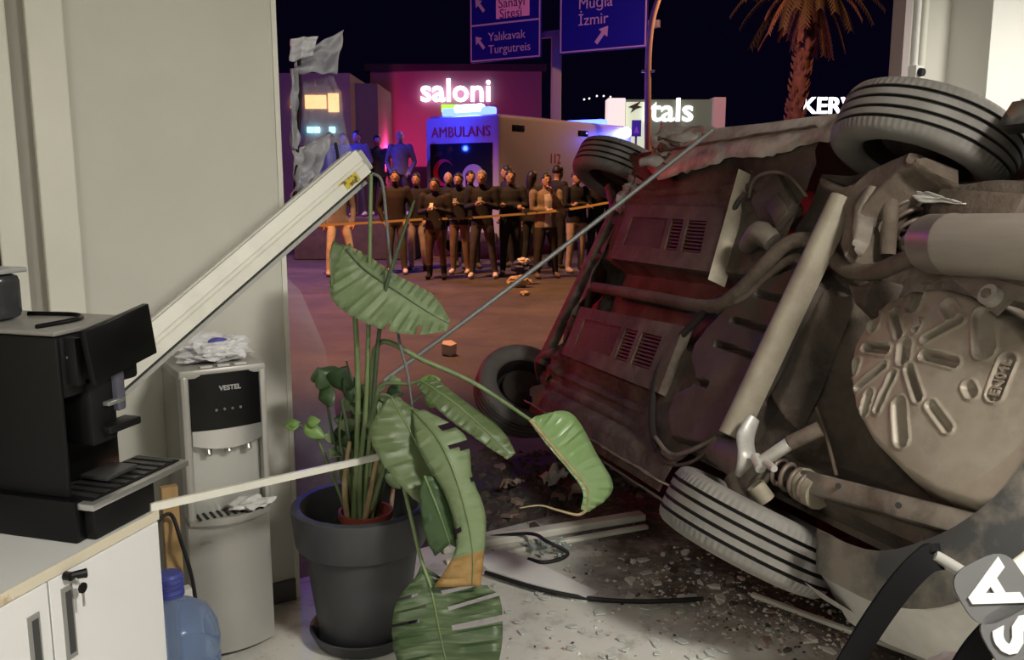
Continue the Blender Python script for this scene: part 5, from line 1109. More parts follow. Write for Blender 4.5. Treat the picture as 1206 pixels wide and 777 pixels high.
    segs += [(V(0, 0, 0.92), V(0, 0, 1.40), 0, 0.14), (nk + V(0, 0, 0.05), hd, 3, 0.085)]
    for m in (cloth(top), cloth(pants), cloth(shoes), m_skin): me.materials.append(m)
    if shirt: me.materials.append(cloth(shirt))
    for p in me.polygons:
        c = p.center; best = 9; mi = 0
        for a, q, i, r in segs:
            d = q - a; t = max(0, min(1, (c - a).dot(d) / max(1e-9, d.length_squared))); ds = (c - a - d * t).length - r * k
            if ds < best: best = ds; mi = i
        if mi in (0, 1) and abs(c.x) < 0.2 * k and 0.8 * k < c.z < 1.0 * k: mi = 0 if c.z > 0.855 * k else 1
        if shirt and mi == 0 and abs(c.x) < 0.055 * k and c.y < -0.04 and c.z < 1.40 * k: mi = 4
        p.material_index = mi; p.use_smooth = True
    # fingers, grown out of the palms
    bm = bmesh.new(); bm.from_mesh(me); f = MB()
    for wr, el, s in ((wL, eL, 1), (wR, eR, -1)):
        d = (wr - el).normalized(); side = d.cross(Vector((0, 0, 1)) if abs(d.z) < 0.8 else Vector((1, 0, 0))).normalized(); dn = side.cross(d)
        pc = wr + d * 0.06 * k
        for q in range(4):
            o_ = side * (q - 1.5) * 0.017 * k; ln = (0.058, 0.068, 0.064, 0.050)[q] * k; a0 = pc + o_ + d * 0.02 * k; a1 = a0 + d * ln * 0.55 - dn * 0.006 * k; a2 = a1 + d * ln * 0.35 - dn * 0.022 * k; f.tube([a0, a1, a2], [0.0095 * k, 0.009 * k, 0.007 * k], 6)
        a0 = pc + side * s * 0.03 * k; f.tube([a0, a0 + (d * 0.5 + side * s * 0.7) * 0.035 * k, a0 + (d + side * s * 0.4) * 0.06 * k], [0.011 * k, 0.010 * k, 0.008 * k], 6)
    vs = [bm.verts.new(v) for v in f.v]
    for fc in f.f:
        nf = bm.faces.new([vs[i] for i in fc]); nf.material_index = 3; nf.smooth = True
    bm.to_mesh(me); bm.free()
    o = bpy.data.objects.new('body', me); COL.objects.link(o); o.parent = e; me.name = 'body'
    # hair
    if hair:
        hb = MB(); n, m = 16, 10; grow = 1.10
        vs = []
        for i in range(m + 1):
            th = PI * i / m
            for j in range(n):
                a = 2 * PI * j / n; d = Vector((math.sin(th) * math.cos(a), math.sin(th) * math.sin(a), math.cos(th)))
                lim = -0.15 if hair == 'short' else -0.55
                g = grow + 0.05 * noise.noise(d * 4 + Vector((px, 0, 0)))
                if d.z < lim or (d.y < -0.35 and d.z < 0.36 - 0.12 * abs(d.x)): g = 0.80
                vs.append(hd + Vector((d.x * 0.082, d.y * 0.098 + 0.006, d.z * 0.114)) * k * g)
        hb.add(vs, [(i * n + j, (i + 1) * n + j, (i + 1) * n + (j + 1) % n, i * n + (j + 1) % n) for i in range(m) for j in range(n)])
        if hair == 'bun': hb.ball(hd + V(0, 0.09, 0.07), 0.045 * k, 10, 6)
        if hair == 'long': hb.tube([hd + V(0, 0.06, -0.02), hd + V(0, 0.085, -0.14), hd + V(0, 0.09, -0.24)], [0.075 * k, 0.07 * k, 0.04 * k], 10)
        hb.build('hair', hairm, e, smooth=60)
    if beard: MB().ball(hd + V(0, -0.045, -0.082), V(0.052, 0.05, 0.036), 10, 6).build('beard', hairm, e, smooth=60)
    for s in (-1, 1): MB().ball(hd + V(0.030 * s, -0.086, 0.012), V(0.011, 0.008, 0.007), 8, 5).build('eye', m_eye, e, smooth=60)
    MB().ball(hd + V(0, -0.090, -0.062), V(0.020, 0.008, 0.006), 8, 5).build('mouth', m_lip, e, smooth=60)
    if arms == 'phone':
        ph = MB().cbox((0, 0, 0), (0.07 * k, 0.010, 0.14 * k), 0.004).build('phone', m_blk); c = Matrix.Rotation(face, 4, 'Z') @ Vector((0.0, -0.315 * k, 1.255 * k)); ph.location = Vector((loc.x, loc.y, z0)) + c; ph.rotation_euler = (math.radians(-38), 0, face)
        tag(ph, 'phone held up by the ' + label.replace('person', 'onlooker')[:60].split(' with ')[0].split(' standing')[0].split(' holding')[0], 'phone', 'phones held by onlookers')
    return e
blk = (0.012, 0.012, 0.016)
person(398, 15.3, 'person in grey sweatshirt and cream trousers behind the fallen mullion', 1.80, 0.25, (0.22, 0.21, 0.22), (0.72, 0.64, 0.52), (0.5, 0.42, 0.34), arms='side', step=0.10)
person(466, 15.5, 'person in dark brown jacket and olive jeans with white sneakers', 1.80, 0.1, (0.028, 0.020, 0.018), (0.10, 0.095, 0.075), (0.75, 0.68, 0.60), arms='pocket', beard=True)
person(491, 16.2, 'person in black coat and pale striped trousers behind the puffer jacket', 1.76, -0.1, blk, (0.40, 0.36, 0.32), (0.05, 0.04, 0.04), arms='pocket', vox=0.02)
person(513, 14.7, 'person in ribbed dark puffer jacket and brown trousers with phone', 1.68, -0.15, (0.022, 0.018, 0.018), (0.135, 0.080, 0.052), (0.012, 0.010, 0.010), hair='bun', arms='phone', bulk=1.12, nod=0.8, boots=True)
person(541, 15.5, 'person in black jacket and khaki trousers with white shoes', 1.76, -0.2, (0.014, 0.015, 0.020), (0.20, 0.135, 0.085), (0.78, 0.68, 0.58), arms='phone', nod=0.6, beard=True)
person(568, 14.9, 'person with cropped grey hair in black sweater holding a phone', 1.80, -0.1, (0.012, 0.011, 0.014), (0.075, 0.062, 0.062), (0.78, 0.70, 0.62), hair='short', hairm=m_hairg, arms='phone', nod=0.7, step=0.07, bulk=1.05)
person(601, 15.3, 'person dressed all in black standing with crossed arms', 1.80, 0.1, blk, (0.014, 0.013, 0.016), (0.30, 0.26, 0.22), arms='crossed', bulk=1.08)
person(643, 14.9, 'person in open beige jacket and white shirt with a hand at the mouth', 1.74, 0.25, (0.215, 0.165, 0.120), (0.035, 0.026, 0.024), (0.16, 0.12, 0.10), arms='face', shirt=(0.62, 0.56, 0.52), bulk=1.15, step=0.05)
person(678, 15.8, 'person in black jacket and cream jeans next to the hanging front wheel', 1.80, 0.5, blk, (0.50, 0.37, 0.26), (0.5, 0.4, 0.3), arms='crossed', hairm=m_hairn)
person(702, 16.2, 'person in dark jacket and dark blue jeans half hidden by the wheel', 1.74, 0.4, blk, (0.03, 0.032, 0.06), (0.2, 0.17, 0.15), arms='side', vox=0.022)
person(554, 16.5, 'person in dark hood seen between two phone users', 1.80, 0.3, (0.016, 0.015, 0.02), (0.02, 0.02, 0.025), (0.1, 0.09, 0.08), hair='long', arms='side', vox=0.022)
person(598, 16.9, 'person with dark hair in profile before the ambulance side', 1.90, -1.2, (0.02, 0.017, 0.02), (0.02, 0.02, 0.025), (0.1, 0.09, 0.08), hair='long', arms='side', vox=0.022)
person(626, 16.4, 'person with bushy dark hair behind the beige jacket', 1.80, 2.6, (0.018, 0.016, 0.02), (0.02, 0.02, 0.025), (0.1, 0.09, 0.08), hair='long', arms='side', vox=0.022)
person(656, 16.6, 'person in black cap-like hair turned towards the ambulance', 1.90, 2.2, (0.016, 0.015, 0.02), (0.02, 0.02, 0.025), (0.1, 0.09, 0.08), arms='side', vox=0.022)
person(528, 16.8, 'person in black seen behind the puffer jacket and khaki trousers', 1.78, 0.2, blk, (0.02, 0.02, 0.025), (0.1, 0.09, 0.08), hair=None, arms='side', vox=0.022)
GB = 'onlookers on the low wall'
WH = 0.86
person(473, 18.6, 'person in plain jacket lit blue standing tall on the low wall', 1.74, 0.0, (0.16, 0.16, 0.18), (0.05, 0.05, 0.06), hair=None, arms='pocket', base=WH, vox=0.022, group=GB)
person(446, 18.9, 'person in dark coat lit blue beside the tall one on the wall', 1.66, 0.3, (0.08, 0.08, 0.09), (0.03, 0.03, 0.04), arms='side', base=WH, vox=0.022, group=GB)
person(423, 18.5, 'person lit blue on the low wall by the mullion tip', 1.74, -0.3, (0.12, 0.12, 0.14), (0.04, 0.04, 0.05), arms='pocket', base=WH, vox=0.022, group=GB)
person(407, 19.05, 'person lit blue between two others on the low wall', 1.72, 0.2, (0.10, 0.10, 0.12), (0.04, 0.04, 0.05), arms='side', base=WH, vox=0.022, group=GB)
person(391, 19.5, 'person lit blue on the wall in front of the cream building', 1.76, 0.1, (0.12, 0.12, 0.14), (0.04, 0.04, 0.05), arms='pocket', base=WH, vox=0.022, group=GB)
a, b = P(352, 300, 18.7), P(492, 300, 18.7)
o = MB().cbox((a.x / 2 + b.x / 2, 18.98, WH / 2 - 0.01), (b.x - a.x, 1.40, WH + 0.02), 0.03).build('low_wall', mat('dark_render', (0.05, 0.045, 0.05), 0.8, col2=(0.08, 0.07, 0.075), scale=3)); base_origin(o); tag(o, 'low dark wall that onlookers stand on', 'wall')
# barrier tape
tp_pts = [(352, 267, 14.4), (400, 264, 14.3), (440, 262, 14.3), (500, 258, 14.3), (545, 257, 14.4), (600, 253, 14.5), (650, 249, 14.5), (685, 244, 14.4), (730, 236, 14.2)]
p = smooth_path([P(*q) for q in tp_pts], 4); mb = MB(); mb.grid([[q + Vector((0, 0, 0.018)) for q in p], [q - Vector((0, 0, 0.018)) for q in p]])
mtp = mat('barrier_tape_yellow', (0.50, 0.38, 0.14), 0.5, col2=(0.04, 0.03, 0.02), scale=2.2, lo=0.54, hi=0.56)
o = mb.build('barrier_tape', mtp); s = o.modifiers.new('t', 'SOLIDIFY'); s.thickness = 0.002; tag(o, 'yellow and black barrier tape stretched before the crowd', 'barrier tape')
# a bag and rubbish at their feet
o = crumple(P(615, 312, 14.0), (0.17, 0.12, 0.11), 4.4, mat('navy_bag', (0.03, 0.03, 0.09), 0.6), 'cloth_bag', 0.3, 3); o.location.z = 0.26; tag(o, 'dark blue bag with white top on the street before the crowd', 'bag')
k_ = crumple((0.02, -0.05, 0.08), (0.10, 0.07, 0.06), 2.9, mat('white_rag', (0.65, 0.6, 0.55), 0.8), 'white_top', 0.4, 3); k_.parent = o
o = crumple(P(612, 333, 13.6), (0.16, 0.10, 0.09), 8.1, mat('tan_rag', (0.50, 0.36, 0.24), 0.8), 'tan_sack', 0.4, 3); o.location.z = 0.07; tag(o, 'tan crumpled sack on the street below the blue bag', 'sack')
o = crumple(P(618, 346, 12.6), (0.07, 0.06, 0.035), 6.3, mat('tan_rag', (0.5, 0.36, 0.24), 0.8), 'paper_scrap', 0.4, 2); o.location.z = 0.01; tag(o, 'small crumpled paper scrap in front of the tan sack', 'paper')

# ------------------------------------------------------------------ ambulance
AC = P(588, 250, 18.0); AC.z = 0; AL = Vector((0.58, 0.815, 0)).normalized(); AW = Vector((-AL.y, AL.x, 0))
am = empty('ambulance', AC + AL * 2.7 + AW * 0.95 + Vector((0, 0, -0.02)), label='white ambulance van with blue roof lights parked behind the crowd', cat='ambulance')
AR = Matrix((AL, AW, Vector((0, 0, 1)))).transposed()
def A(l, w, z): return AC + AL * l + AW * w + Vector((0, 0, z))
def abox(l0, l1, w0, w1, z0, z1, ch, name, m): return into(am, MB().cbox(A((l0 + l1) / 2, (w0 + w1) / 2, (z0 + z1) / 2), (l1 - l0, w1 - w0, z1 - z0), ch, mat=AR).build(name, m, smooth=35))
m_amb = mat('ambulance_white', (0.52, 0.52, 0.60), 0.35); m_red = mat('signal_red', (0.55, 0.03, 0.05), 0.5)
ATOP = 2.90
abox(0, 5.6, 0, 1.95, 0.40, ATOP, 0.12, 'body', m_amb); abox(5.4, 6.9, 0.05, 1.9, 0.40, 1.75, 0.2, 'cab', m_amb)
abox(-0.02, 0.03, 0.16, 1.78, 1.25, 2.34, 0.01, 'rear_window', m_glassd)
abox(-0.03, 0.02, 0.955, 0.985, 0.5, 2.34, 0.005, 'door_seam', m_blk2)
abox(-0.05, 0.02, 0.05, 1.9, 0.35, 0.55, 0.03, 'step_bumper', m_plast)
into(am, text('lettering', 'AMBULANS', 0.30, frame(A(-0.012, 0.98, 2.56), -AW, -AL), m_red, None, 0.004, bold=0.0))
md = MB(); md.lathe([(0, 0), (0.30, 0), (0.30, 0.01), (0, 0.01)], 24, frame(A(-0.035, 0.62, 1.62), -AW, -AL)); into(am, md.build('round_sticker', mat('sticker_pale', (0.55, 0.5, 0.52), 0.5)))
md = MB(); pts = [(0.28 * math.cos(a), 0.28 * math.sin(a)) for a in [math.radians(40 + 280 * i / 20) for i in range(21)]] + [(0.07 + 0.22 * math.cos(a), 0.22 * math.sin(a)) for a in [math.radians(320 - 280 * i / 20) for i in range(21)]]
md.prism(pts, 0.008, frame(A(-0.035, 1.40, 1.75), -AW, -AL)); into(am, md.build('crescent', m_red))
for l in (0.45, 3.0): abox(l, l + 0.42, -0.012, 0.02, 2.58, 2.70, 0.004, 'side_lamp', m_glassd)
into(am, text('side_lettering', '112', 0.30, frame(A(2.05, -0.004, 2.05), AL, -AW), m_red, None, 0.003))
abox(3.6, 4.9, -0.012, 0.02, 1.45, 2.05, 0.01, 'side_window', m_glassd); abox(0.0, 5.6, -0.010, 0.01, 1.15, 1.32, 0.003, 'stripe', m_red)
for l in (0.9, 5.9):
    for w in (0.10, 1.85): into(am, MB().lathe([(0.0, -0.1), (0.22, -0.1), (0.34, -0.09), (0.36, 0), (0.34, 0.09), (0.22, 0.1), (0, 0.1)], 28, frame(A(l, w, 0.36), AL, AW)).build('wheel', m_dark, smooth=40))
m_beac = mat('blue_beacon', (0.05, 0.06, 0.6), 0.3, emit=(0.03, 0.05, 1.0), estr=14); m_beacw = mat('blue_beacon_hot', (0.4, 0.5, 1.0), 0.3, emit=(0.25, 0.35, 1.0), estr=26)
abox(0.15, 0.42, 0.35, 1.60, ATOP, ATOP + 0.16, 0.04, 'light_bar', m_beac); abox(0.12, 0.30, 0.55, 1.25, ATOP + 0.06, ATOP + 0.22, 0.05, 'light_bar_core', m_beacw)
abox(4.4, 4.7, 0.2, 1.6, ATOP, ATOP + 0.13, 0.04, 'light_bar', m_beac)
into(am, MB().ball(A(5.15, -0.05, ATOP - 0.16), 0.13, 14, 8).build('corner_beacon', m_beacw, smooth=60))
point('blue_beacon_and_fill', A(-0.35, 1.0, ATOP + 0.45), 28, (0.03, 0.06, 1.0), 0.15); point('blue_beacon_and_fill', A(5.2, -0.5, ATOP - 0.1), 60, (0.03, 0.06, 1.0), 0.12)
point('blue_beacon_and_fill', (-4.2, 17.4, 3.2), 340, (0.02, 0.05, 1.0), 0.15)  # added blue fill before the people on the low wall; no beacon here

# ------------------------------------------------------------------ buildings, signs, lamps, palm
def fz(py, Y): return P(603, py, Y).z
def fx(px, py, Y): return P(px, py, Y).x
D_ = 31.0
sb = empty('shop_building', (P(537, 200, D_).x, D_, 0), label='flat-roofed shop with a magenta-lit facade and bright white lettering', cat='building')
x0, x1, zt = fx(436, 90, D_), fx(638, 90, D_), fz(84, D_)
into(sb, MB().box(((x0 + x1) / 2, D_ + 2, zt / 2), (x1 - x0, 4, zt)).build('wall', mat('shop_facade', (0.30, 0.13, 0.22), 0.7, col2=(0.28, 0.14, 0.22), scale=0.4)))
into(sb, MB().box(((x0 + x1) / 2, D_ + 1.9, zt + 0.10), (x1 - x0 + 0.3, 4.3, 0.22)).build('parapet', mat('parapet_dark', (0.04, 0.03, 0.05), 0.7)))
into(sb, MB().box(((x0 + x1) / 2, D_ - 0.05, 1.0), (x1 - x0 - 0.3, 0.08, 2.1)).build('shop_window', m_glassd))
m_lit = mat('lit_letters', (0.9, 0.9, 0.9), 0.5, emit=(1.0, 0.97, 0.98), estr=2.5)
into(sb, text('lettering', 'saloni', 1.05, frame((fx(537, 106, D_), D_ - 0.10, fz(108, D_)), (1, 0, 0), (0, -1, 0)), m_lit, None, 0.06, bold=0.016, spacing=1.0))
into(sb, MB().cbox((fx(531, 128, D_), D_ - 0.08, fz(128, D_)), (0.62, 0.08, 0.26), 0.02).build('green_plate', mat('lit_green', (0.2, 0.7, 0.05), 0.5, emit=(0.30, 1.0, 0.06), estr=1.6)))
# cream building at the left with lit windows
D2 = 26.0; lb = empty('cream_building', (fx(385, 150, D2), D2, 0), label='cream two-storey building with lamplit windows beyond the low wall', cat='building')
xa, xb, zt = fx(300, 100, D2), fx(412, 100, D2), fz(86, D2)
into(lb, MB().box(((xa + xb) / 2, D2 + 1.7, zt / 2), (xb - xa, 3.4, zt)).build('wall', mat('cream_render', (0.42, 0.36, 0.32), 0.8, col2=(0.36, 0.31, 0.29), scale=1.2)))
into(lb, MB().box((xb + 0.33, D2 + 2.3, zt / 2 - 0.1), (0.66, 3, zt - 0.2)).build('side_wing', mat('grey_render', (0.20, 0.18, 0.19), 0.8)))
m_warm = mat('warm_window', (0.8, 0.5, 0.25), 0.4, emit=(1.0, 0.50, 0.20), estr=2.2, col2=(0.3, 0.2, 0.12), scale=3)
m_lampw = mat('warm_lamp', (1, 0.8, 0.5), 0.4, emit=(1.0, 0.72, 0.40), estr=9); m_cyan = mat('cyan_lamp', (0.3, 0.7, 0.9), 0.4, emit=(0.25, 0.75, 1.0), estr=4)
for (a, b, c, d) in ((360, 112, 384, 128), (387, 110, 399, 132), (343, 116, 352, 128)):
    w = into(lb, MB().box((fx((a + b * 0 + c) / 2, 120, D2), D2 - 0.02, (fz(b, D2) + fz(d, D2)) / 2), ((c - a) / FPX * D2, 0.06, fz(b, D2) - fz(d, D2))).build('window', m_warm))
    k_ = MB().ball((fx((a + c) / 2, 118, D2), D2 - 0.12, fz(119, D2)), 0.13, 10, 6).build('lamp', m_lampw, smooth=60); k_.parent = w; k_.matrix_parent_inverse = Matrix.Translation(-lb.location)
    k_ = MB().box((fx((a + c) / 2, 120, D2), D2 - 0.06, (fz(b, D2) + fz(d, D2)) / 2), (0.05, 0.05, fz(b, D2) - fz(d, D2))).build('mullion', m_blk2); k_.parent = w; k_.matrix_parent_inverse = Matrix.Translation(-lb.location)
for x in (366, 374, 392): into(lb, MB().cbox((fx(x, 153, D2), D2 - 0.08, fz(153, D2)), (0.17, 0.08, 0.17), 0.02).build('cyan_light', m_cyan))
# illuminated sign box
D3 = 28.0; vb = empty('shop_sign_box', (fx(783, 150, D3), D3, 0), label='large illuminated shop sign with white letters on a green panel', cat='shop sign')
def vbox(a, b, c, d, y0, y1, name, m, ch=0.02): return into(vb, MB().cbox(((fx(a, 150, D3) + fx(c, 150, D3)) / 2, D3 + (y0 + y1) / 2, (fz(b, D3) + fz(d, D3)) / 2), ((c - a) / FPX * D3, y1 - y0, fz(b, D3) - fz(d, D3)), ch).build(name, m))
vbox(715, 116, 735, 330, -0.2, 0.6, 'white_post', mat('lit_post', (0.7, 0.66, 0.62), 0.5, emit=(1.0, 0.88, 0.84), estr=0.75)); vbox(838, 115, 852, 330, -0.2, 0.6, 'pink_post', mat('post_pink', (0.50, 0.36, 0.38), 0.6, emit=(1.0, 0.6, 0.62), estr=0.12))
vbox(735, 117, 838, 215, 0.0, 0.4, 'panel', mat('green_panel', (0.10, 0.13, 0.10), 0.5, emit=(0.30, 0.42, 0.30), estr=0.13))
vbox(737, 120, 764, 200, -0.02, 0.0, 'lit_panel', mat('lit_panel', (0.6, 0.7, 0.55), 0.5, emit=(0.75, 0.95, 0.70), estr=0.55), 0.004)
into(vb, text('lettering', 'itals', 0.98, frame((fx(757, 136, D3), D3 - 0.06, fz(131, D3)), (1, 0, 0), (0, -1, 0)), mat('lit_letters_soft', (0.9, 0.9, 0.88), 0.5, emit=(1, 0.95, 0.92), estr=1.6), None, 0.05, align='LEFT', bold=0.014))
lg = MB(); lg.prism([(-0.20, 0.02), (-0.02, 0.10), (0.20, 0.20), (0.10, 0.06), (0.24, 0.02), (0.05, -0.04), (-0.12, -0.16), (-0.06, -0.02)], 0.03, frame((fx(747, 127, D3), D3 - 0.05, fz(127, D3)), (1, 0, 0), (0, -1, 0))); into(vb, lg.build('leaf_logo', mat('logo_dark', (0.05, 0.07, 0.05), 0.5)))
# square blue pedestrian sign before it
D4 = 24.0; ps = empty('pedestrian_sign', (fx(749, 150, D4), D4, 0), label='small square blue crossing sign in front of the lit sign box', cat='traffic sign')
into(ps, MB().cbox((fx(749.5, 152, D4), D4, fz(151, D4)), (0.25, 0.03, 0.42), 0.01).build('plate', mat('sign_blue_dk', (0.05, 0.03, 0.22), 0.4, emit=(0.1, 0.05, 0.5), estr=0.05)))
into(ps, MB().prism([(-0.07, -0.1), (0.07, -0.1), (0, 0.08)], 0.01, frame((fx(749.5, 152, D4), D4 - 0.016, fz(152, D4)), (1, 0, 0), (0, -1, 0))).build('triangle', mat('sign_violet', (0.35, 0.12, 0.5), 0.4)))
into(ps, MB().tube([(fx(749.5, 152, D4), D4 + 0.05, -0.02), (fx(749.5, 152, D4), D4 + 0.05, fz(142, D4))], 0.03, 8).build('post', m_pull, smooth=60))
# KERV roof sign
D5 = 38.0; kb = empty('roof_sign_shop', (fx(990, 150, D5), D5, 0), label='dark shop with glowing white slab letters on its roof', cat='building')
into(kb, MB().box((fx(1010, 150, D5), D5 + 2, fz(142, D5) / 2), (6.5, 4, fz(142, D5))).build('wall', mat('dark_shop', (0.05, 0.045, 0.05), 0.8)))
into(kb, text('lettering', 'KERV', 0.92, frame((fx(943, 125, D5), D5 - 0.1, fz(125.5, D5)), (1, 0, 0), (0, -1, 0)), m_lit, None, 0.06, align='LEFT', bold=0.016, spacing=1.02))
into(kb, MB().box((fx(975, 138, D5), D5 - 0.05, fz(138, D5)), (3.2, 0.08, 0.10)).build('sign_rail', m_blk2))
# gantry with two direction signs
gt = empty('sign_gantry', (fx(655, 90, 27.0), 27.0, 0), label='steel gantry carrying two blue direction signs over the street', cat='sign gantry')
m_post = mat('galvanised_post', (0.40, 0.36, 0.34), 0.5, 0.2); m_sblue = mat('sign_blue', (0.008, 0.008, 0.20), 0.45, emit=(0.01, 0.01, 0.35), estr=0.05); m_spinklit = mat('sign_print_pinklit', (0.42, 0.26, 0.40), 0.5, emit=(0.7, 0.35, 0.6), estr=0.06)  # signs given a faint glow; pink light is put into the white print
gx = fx(655, 90, 27.0); into(gt, MB().cbox((gx, 27.0, fz(40, 27) / 2), (0.30, 0.26, fz(40, 27)), 0.04).build('post', m_post))
ga = math.radians(-32); gd = Vector((math.cos(ga), math.sin(ga), 0))
into(gt, MB().cbox(Vector((gx, 26.95, fz(40, 27))) + gd * 0.2, (6.0, 0.16, 0.20), 0.02, rz=ga).build('beam', m_post))
def dsign(px, py0, w, h, name):
    """px, py0: bottom centre of the plate"""
    Y = 26.7 + (px - 655) / FPX * 27 * math.tan(ga); c = P(px, py0, Y) - gd.cross(Vector((0, 0, 1))) * -0.0
    nrm = Vector((gd.y, -gd.x, 0)); M = frame(c + nrm * 0.15 + Vector((0, 0, h / 2)), gd, nrm)
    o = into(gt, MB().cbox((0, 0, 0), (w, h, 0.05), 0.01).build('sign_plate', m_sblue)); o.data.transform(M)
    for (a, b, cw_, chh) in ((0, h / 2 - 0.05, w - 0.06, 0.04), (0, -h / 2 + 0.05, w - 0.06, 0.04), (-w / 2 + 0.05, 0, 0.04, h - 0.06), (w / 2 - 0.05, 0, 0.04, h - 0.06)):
        k = MB().box((a, b, 0.028), (cw_, chh, 0.006)).build('border', m_spinklit, o); k.data.transform(M); k.matrix_parent_inverse = Matrix.Identity(4)
    return o, M
def sub(o, k, M): k.data.transform(M); k.parent = o; return k
arrow = [(-0.06, -0.30), (0.06, -0.30), (0.06, 0.05), (0.18, 0.05), (0, 0.30), (-0.18, 0.05), (-0.06, 0.05)]
def sarrow(o, M, x, y, ang, s=1.0): k = MB().prism([(a * s, b * s) for a, b in arrow], 0.006, Matrix.Translation((x, y, 0.027)) @ Matrix.Rotation(ang, 4, 'Z')).build('arrow', m_spinklit); sub(o, k, M)
def stext(o, M, body, x, y, size, m=None): sub(o, text('lettering', body, size, Matrix.Translation((x, y, 0.032)), m or m_spinklit, None, 0.003, align='LEFT', bold=0.0), M)
W1, H1 = 2.50, 3.2; o, M = dsign(598, 72, W1, H1, 'a')
k = MB().box((0.28, 0.28, 0.029), (1.15, 1.35, 0.006)).build('pinklit_panel', mat('sign_white_pinklit', (0.72, 0.28, 0.45), 0.5, emit=(0.8, 0.25, 0.5), estr=0.10)); sub(o, k, M)  # white panel; the pink light on it is put into colour and glow
md_ = mat('sign_dark_print', (0.06, 0.02, 0.06), 0.5); stext(o, M, 'Sanayi', -0.22, 0.02, 0.38, md_); stext(o, M, 'Sitesi', -0.18, -0.28, 0.38, md_)
k = MB().box((0, -0.52, 0.028), (W1 - 0.1, 0.05, 0.006)).build('divider', m_spinklit); sub(o, k, M)
stext(o, M, 'Yal\u0131kavak', -0.58, -0.90, 0.35); stext(o, M, 'Turgutreis', -0.58, -1.26, 0.35); sarrow(o, M, -0.88, 0.05, math.radians(40), 0.8); sarrow(o, M, -0.88, -1.02, math.radians(40), 0.8)
W2, H2 = 2.70, 3.2; o, M = dsign(712, 61, W2, H2, 'b'); stext(o, M, 'Mu\u011fla', -0.75, -0.30, 0.42); stext(o, M, '\u0130zmir', -0.75, -0.74, 0.42); sarrow(o, M, 0.0, -1.16, math.radians(-40), 0.95)
# street lamp with curved arm
D6 = 21.0; sl = empty('street_lamp', (fx(763, 150, D6), D6, -0.02), label='tall curved street lamp post catching orange light', cat='street lamp')
pts = [Vector((fx(763, 300, D6), D6, -0.02)), P(763, 200, D6), P(763, 110, D6), P(764, 60, D6), P(768, 25, D6), P(775, 0, D6), P(790, -45, D6), P(815, -85, D6), P(850, -105, D6)]
into(sl, MB().tube(smooth_path(pts, 6), lerp_list([0.085, 0.075, 0.07, 0.06, 0.05], 49), 12).build('pole', mat('lamp_post', (0.55, 0.45, 0.36), 0.5), smooth=60))
into(sl, MB().cbox(P(763, 84, D6), (0.30, 0.12, 0.05), 0.01).build('bracket', m_pull)); into(sl, MB().cbox(P(862, -107, D6), (0.6, 0.22, 0.12), 0.03).build('lamp_head', mat('lamp_housing', (0.2, 0.2, 0.2), 0.5)))
# palm
D7 = 26.0; pm = empty('palm_tree', (fx(918, 300, D7), D7, -0.02), label='shaggy palm with a dead-frond skirt glowing red in the street light', cat='palm')
rp_ = random.Random(9); tb_, tt_ = Vector((fx(910, 300, D7), D7, -0.02)), P(953, -4, D7)
m_trunk = mat('palm_trunk', (0.24, 0.12, 0.09), 0.9, col2=(0.14, 0.07, 0.055), scale=8, bump=0.6); m_dead = mat('dead_frond', (0.26, 0.13, 0.075), 0.85, col2=(0.16, 0.08, 0.05), scale=6); m_frond = mat('palm_frond', (0.075, 0.055, 0.03), 0.7)
pts = [tb_.lerp(tt_, i / 24) + Vector((0.10 * math.sin(i / 24 * 3), 0, 0)) for i in range(25)]
tr = into(pm, MB().tube(pts, [0.21 + 0.02 * noise.noise(Vector((i * 0.7, 0, 0))) for i in range(25)], 12).build('trunk', m_trunk, smooth=60))
bt_ = MB()
for i in range(260):
    z = rp_.random(); c = pts[min(24, int(z * 24))]; a = i * 2.399; d = Vector((math.cos(a), math.sin(a), 0)); q = tb_.lerp(tt_, z) + Vector((0.10 * math.sin(z * 3), 0, 0)) + d * 0.19
    bt_.tube([q, q + d * 0.07 + Vector((0, 0, 0.08)), q + d * 0.11 + Vector((0, 0, 0.19))], [0.045, 0.04, 0.012], 5)
k = bt_.build('leaf_stubs', m_trunk); into(pm, k); k['kind'] = 'stuff'
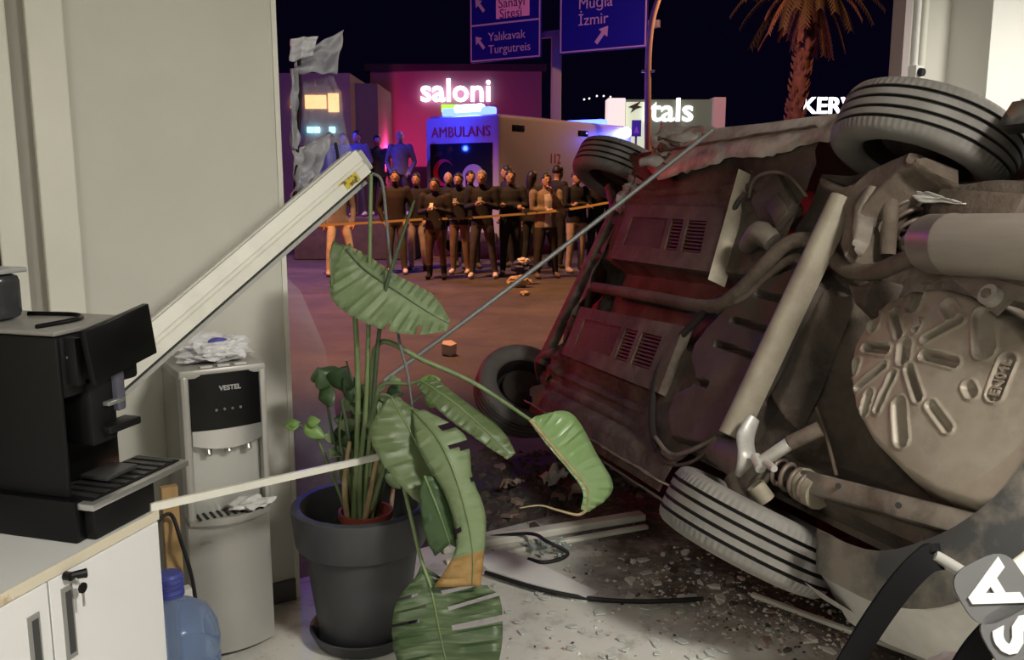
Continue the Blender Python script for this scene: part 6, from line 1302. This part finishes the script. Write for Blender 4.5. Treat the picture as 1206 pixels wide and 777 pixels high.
def frond(az, el, L, droop, m, n=10):
    mb = MB(); d0 = Vector((math.cos(az) * math.cos(el), math.sin(az) * math.cos(el), math.sin(el))); q = tt_ + Vector((0, 0, 0.3)); path = [q.copy()]; d = d0.copy()
    for i in range(n): q = q + d * L / n; d = (d + Vector((0, 0, -droop / n))).normalized(); path.append(q.copy())
    mb.tube(path, lerp_list([0.035, 0.02, 0.008], n + 1), 5)
    for i in range(2, n + 1):
        t = (path[i] - path[i - 1]).normalized(); sd = t.cross(Vector((0, 0, 1))); sd = sd.normalized() if sd.length > 0.05 else Vector((1, 0, 0))
        for s in (-1, 1):
            for u in (0, 0.5):
                b0 = path[i - 1].lerp(path[i], u); ln = L * 0.17 * (1.1 - 0.5 * i / n); tip = b0 + (sd * s * 0.75 + t * 0.6 + Vector((0, 0, -0.45))).normalized() * ln; w = t * 0.05; mb.add([b0 - w, b0 + w, b0.lerp(tip, 0.6) + w * 0.7, tip, b0.lerp(tip, 0.6) - w * 0.7], [(0, 1, 2, 3, 4)])
    return into(pm, mb.build('frond', m, fix=False))
for i in range(30): frond(i * 2.4, rp_.uniform(-0.1, 1.2), rp_.uniform(1.9, 2.7), rp_.uniform(1.4, 2.4), m_frond)
for i in range(18): frond(i * 2.4 + 1, rp_.uniform(-1.3, -0.6), rp_.uniform(1.0, 2.2), rp_.uniform(0.8, 1.6), m_dead)
frond(math.radians(200), -0.2, 2.0, 1.9, m_dead); frond(math.radians(185), 0.1, 1.7, 2.0, m_dead); frond(math.radians(-10), 0.1, 1.9, 1.8, m_dead)
# far dark ridge with a few house lights
mb = MB(); rows = [[], []]
for i in range(81):
    x = -160 + 4 * i; h = 7 + 5 * noise.noise(Vector((i * 0.13, 1, 0))) + 1.5 * noise.noise(Vector((i * 0.5, 4, 0))); rows[0].append(Vector((x, 118, -1))); rows[1].append(Vector((x, 124, h)))
mb.grid([rows[0], rows[1], [v + Vector((0, 20, -h)) for v in rows[1]]]); hills = struct(mb.build('hills', mat('night_hills', (0.010, 0.009, 0.014), 0.95)), 'dark far ridge under the night sky')
for i, (x, y) in enumerate(((694, 116), (703, 113), (711, 113), (719, 114), (688, 117))):
    o = MB().ball(P(x, y, 112), 0.11, 8, 5).build('house_light', mat('far_lamp', (1, 0.9, 0.8), 0.5, emit=(1, 0.86, 0.75), estr=2.5), hills)
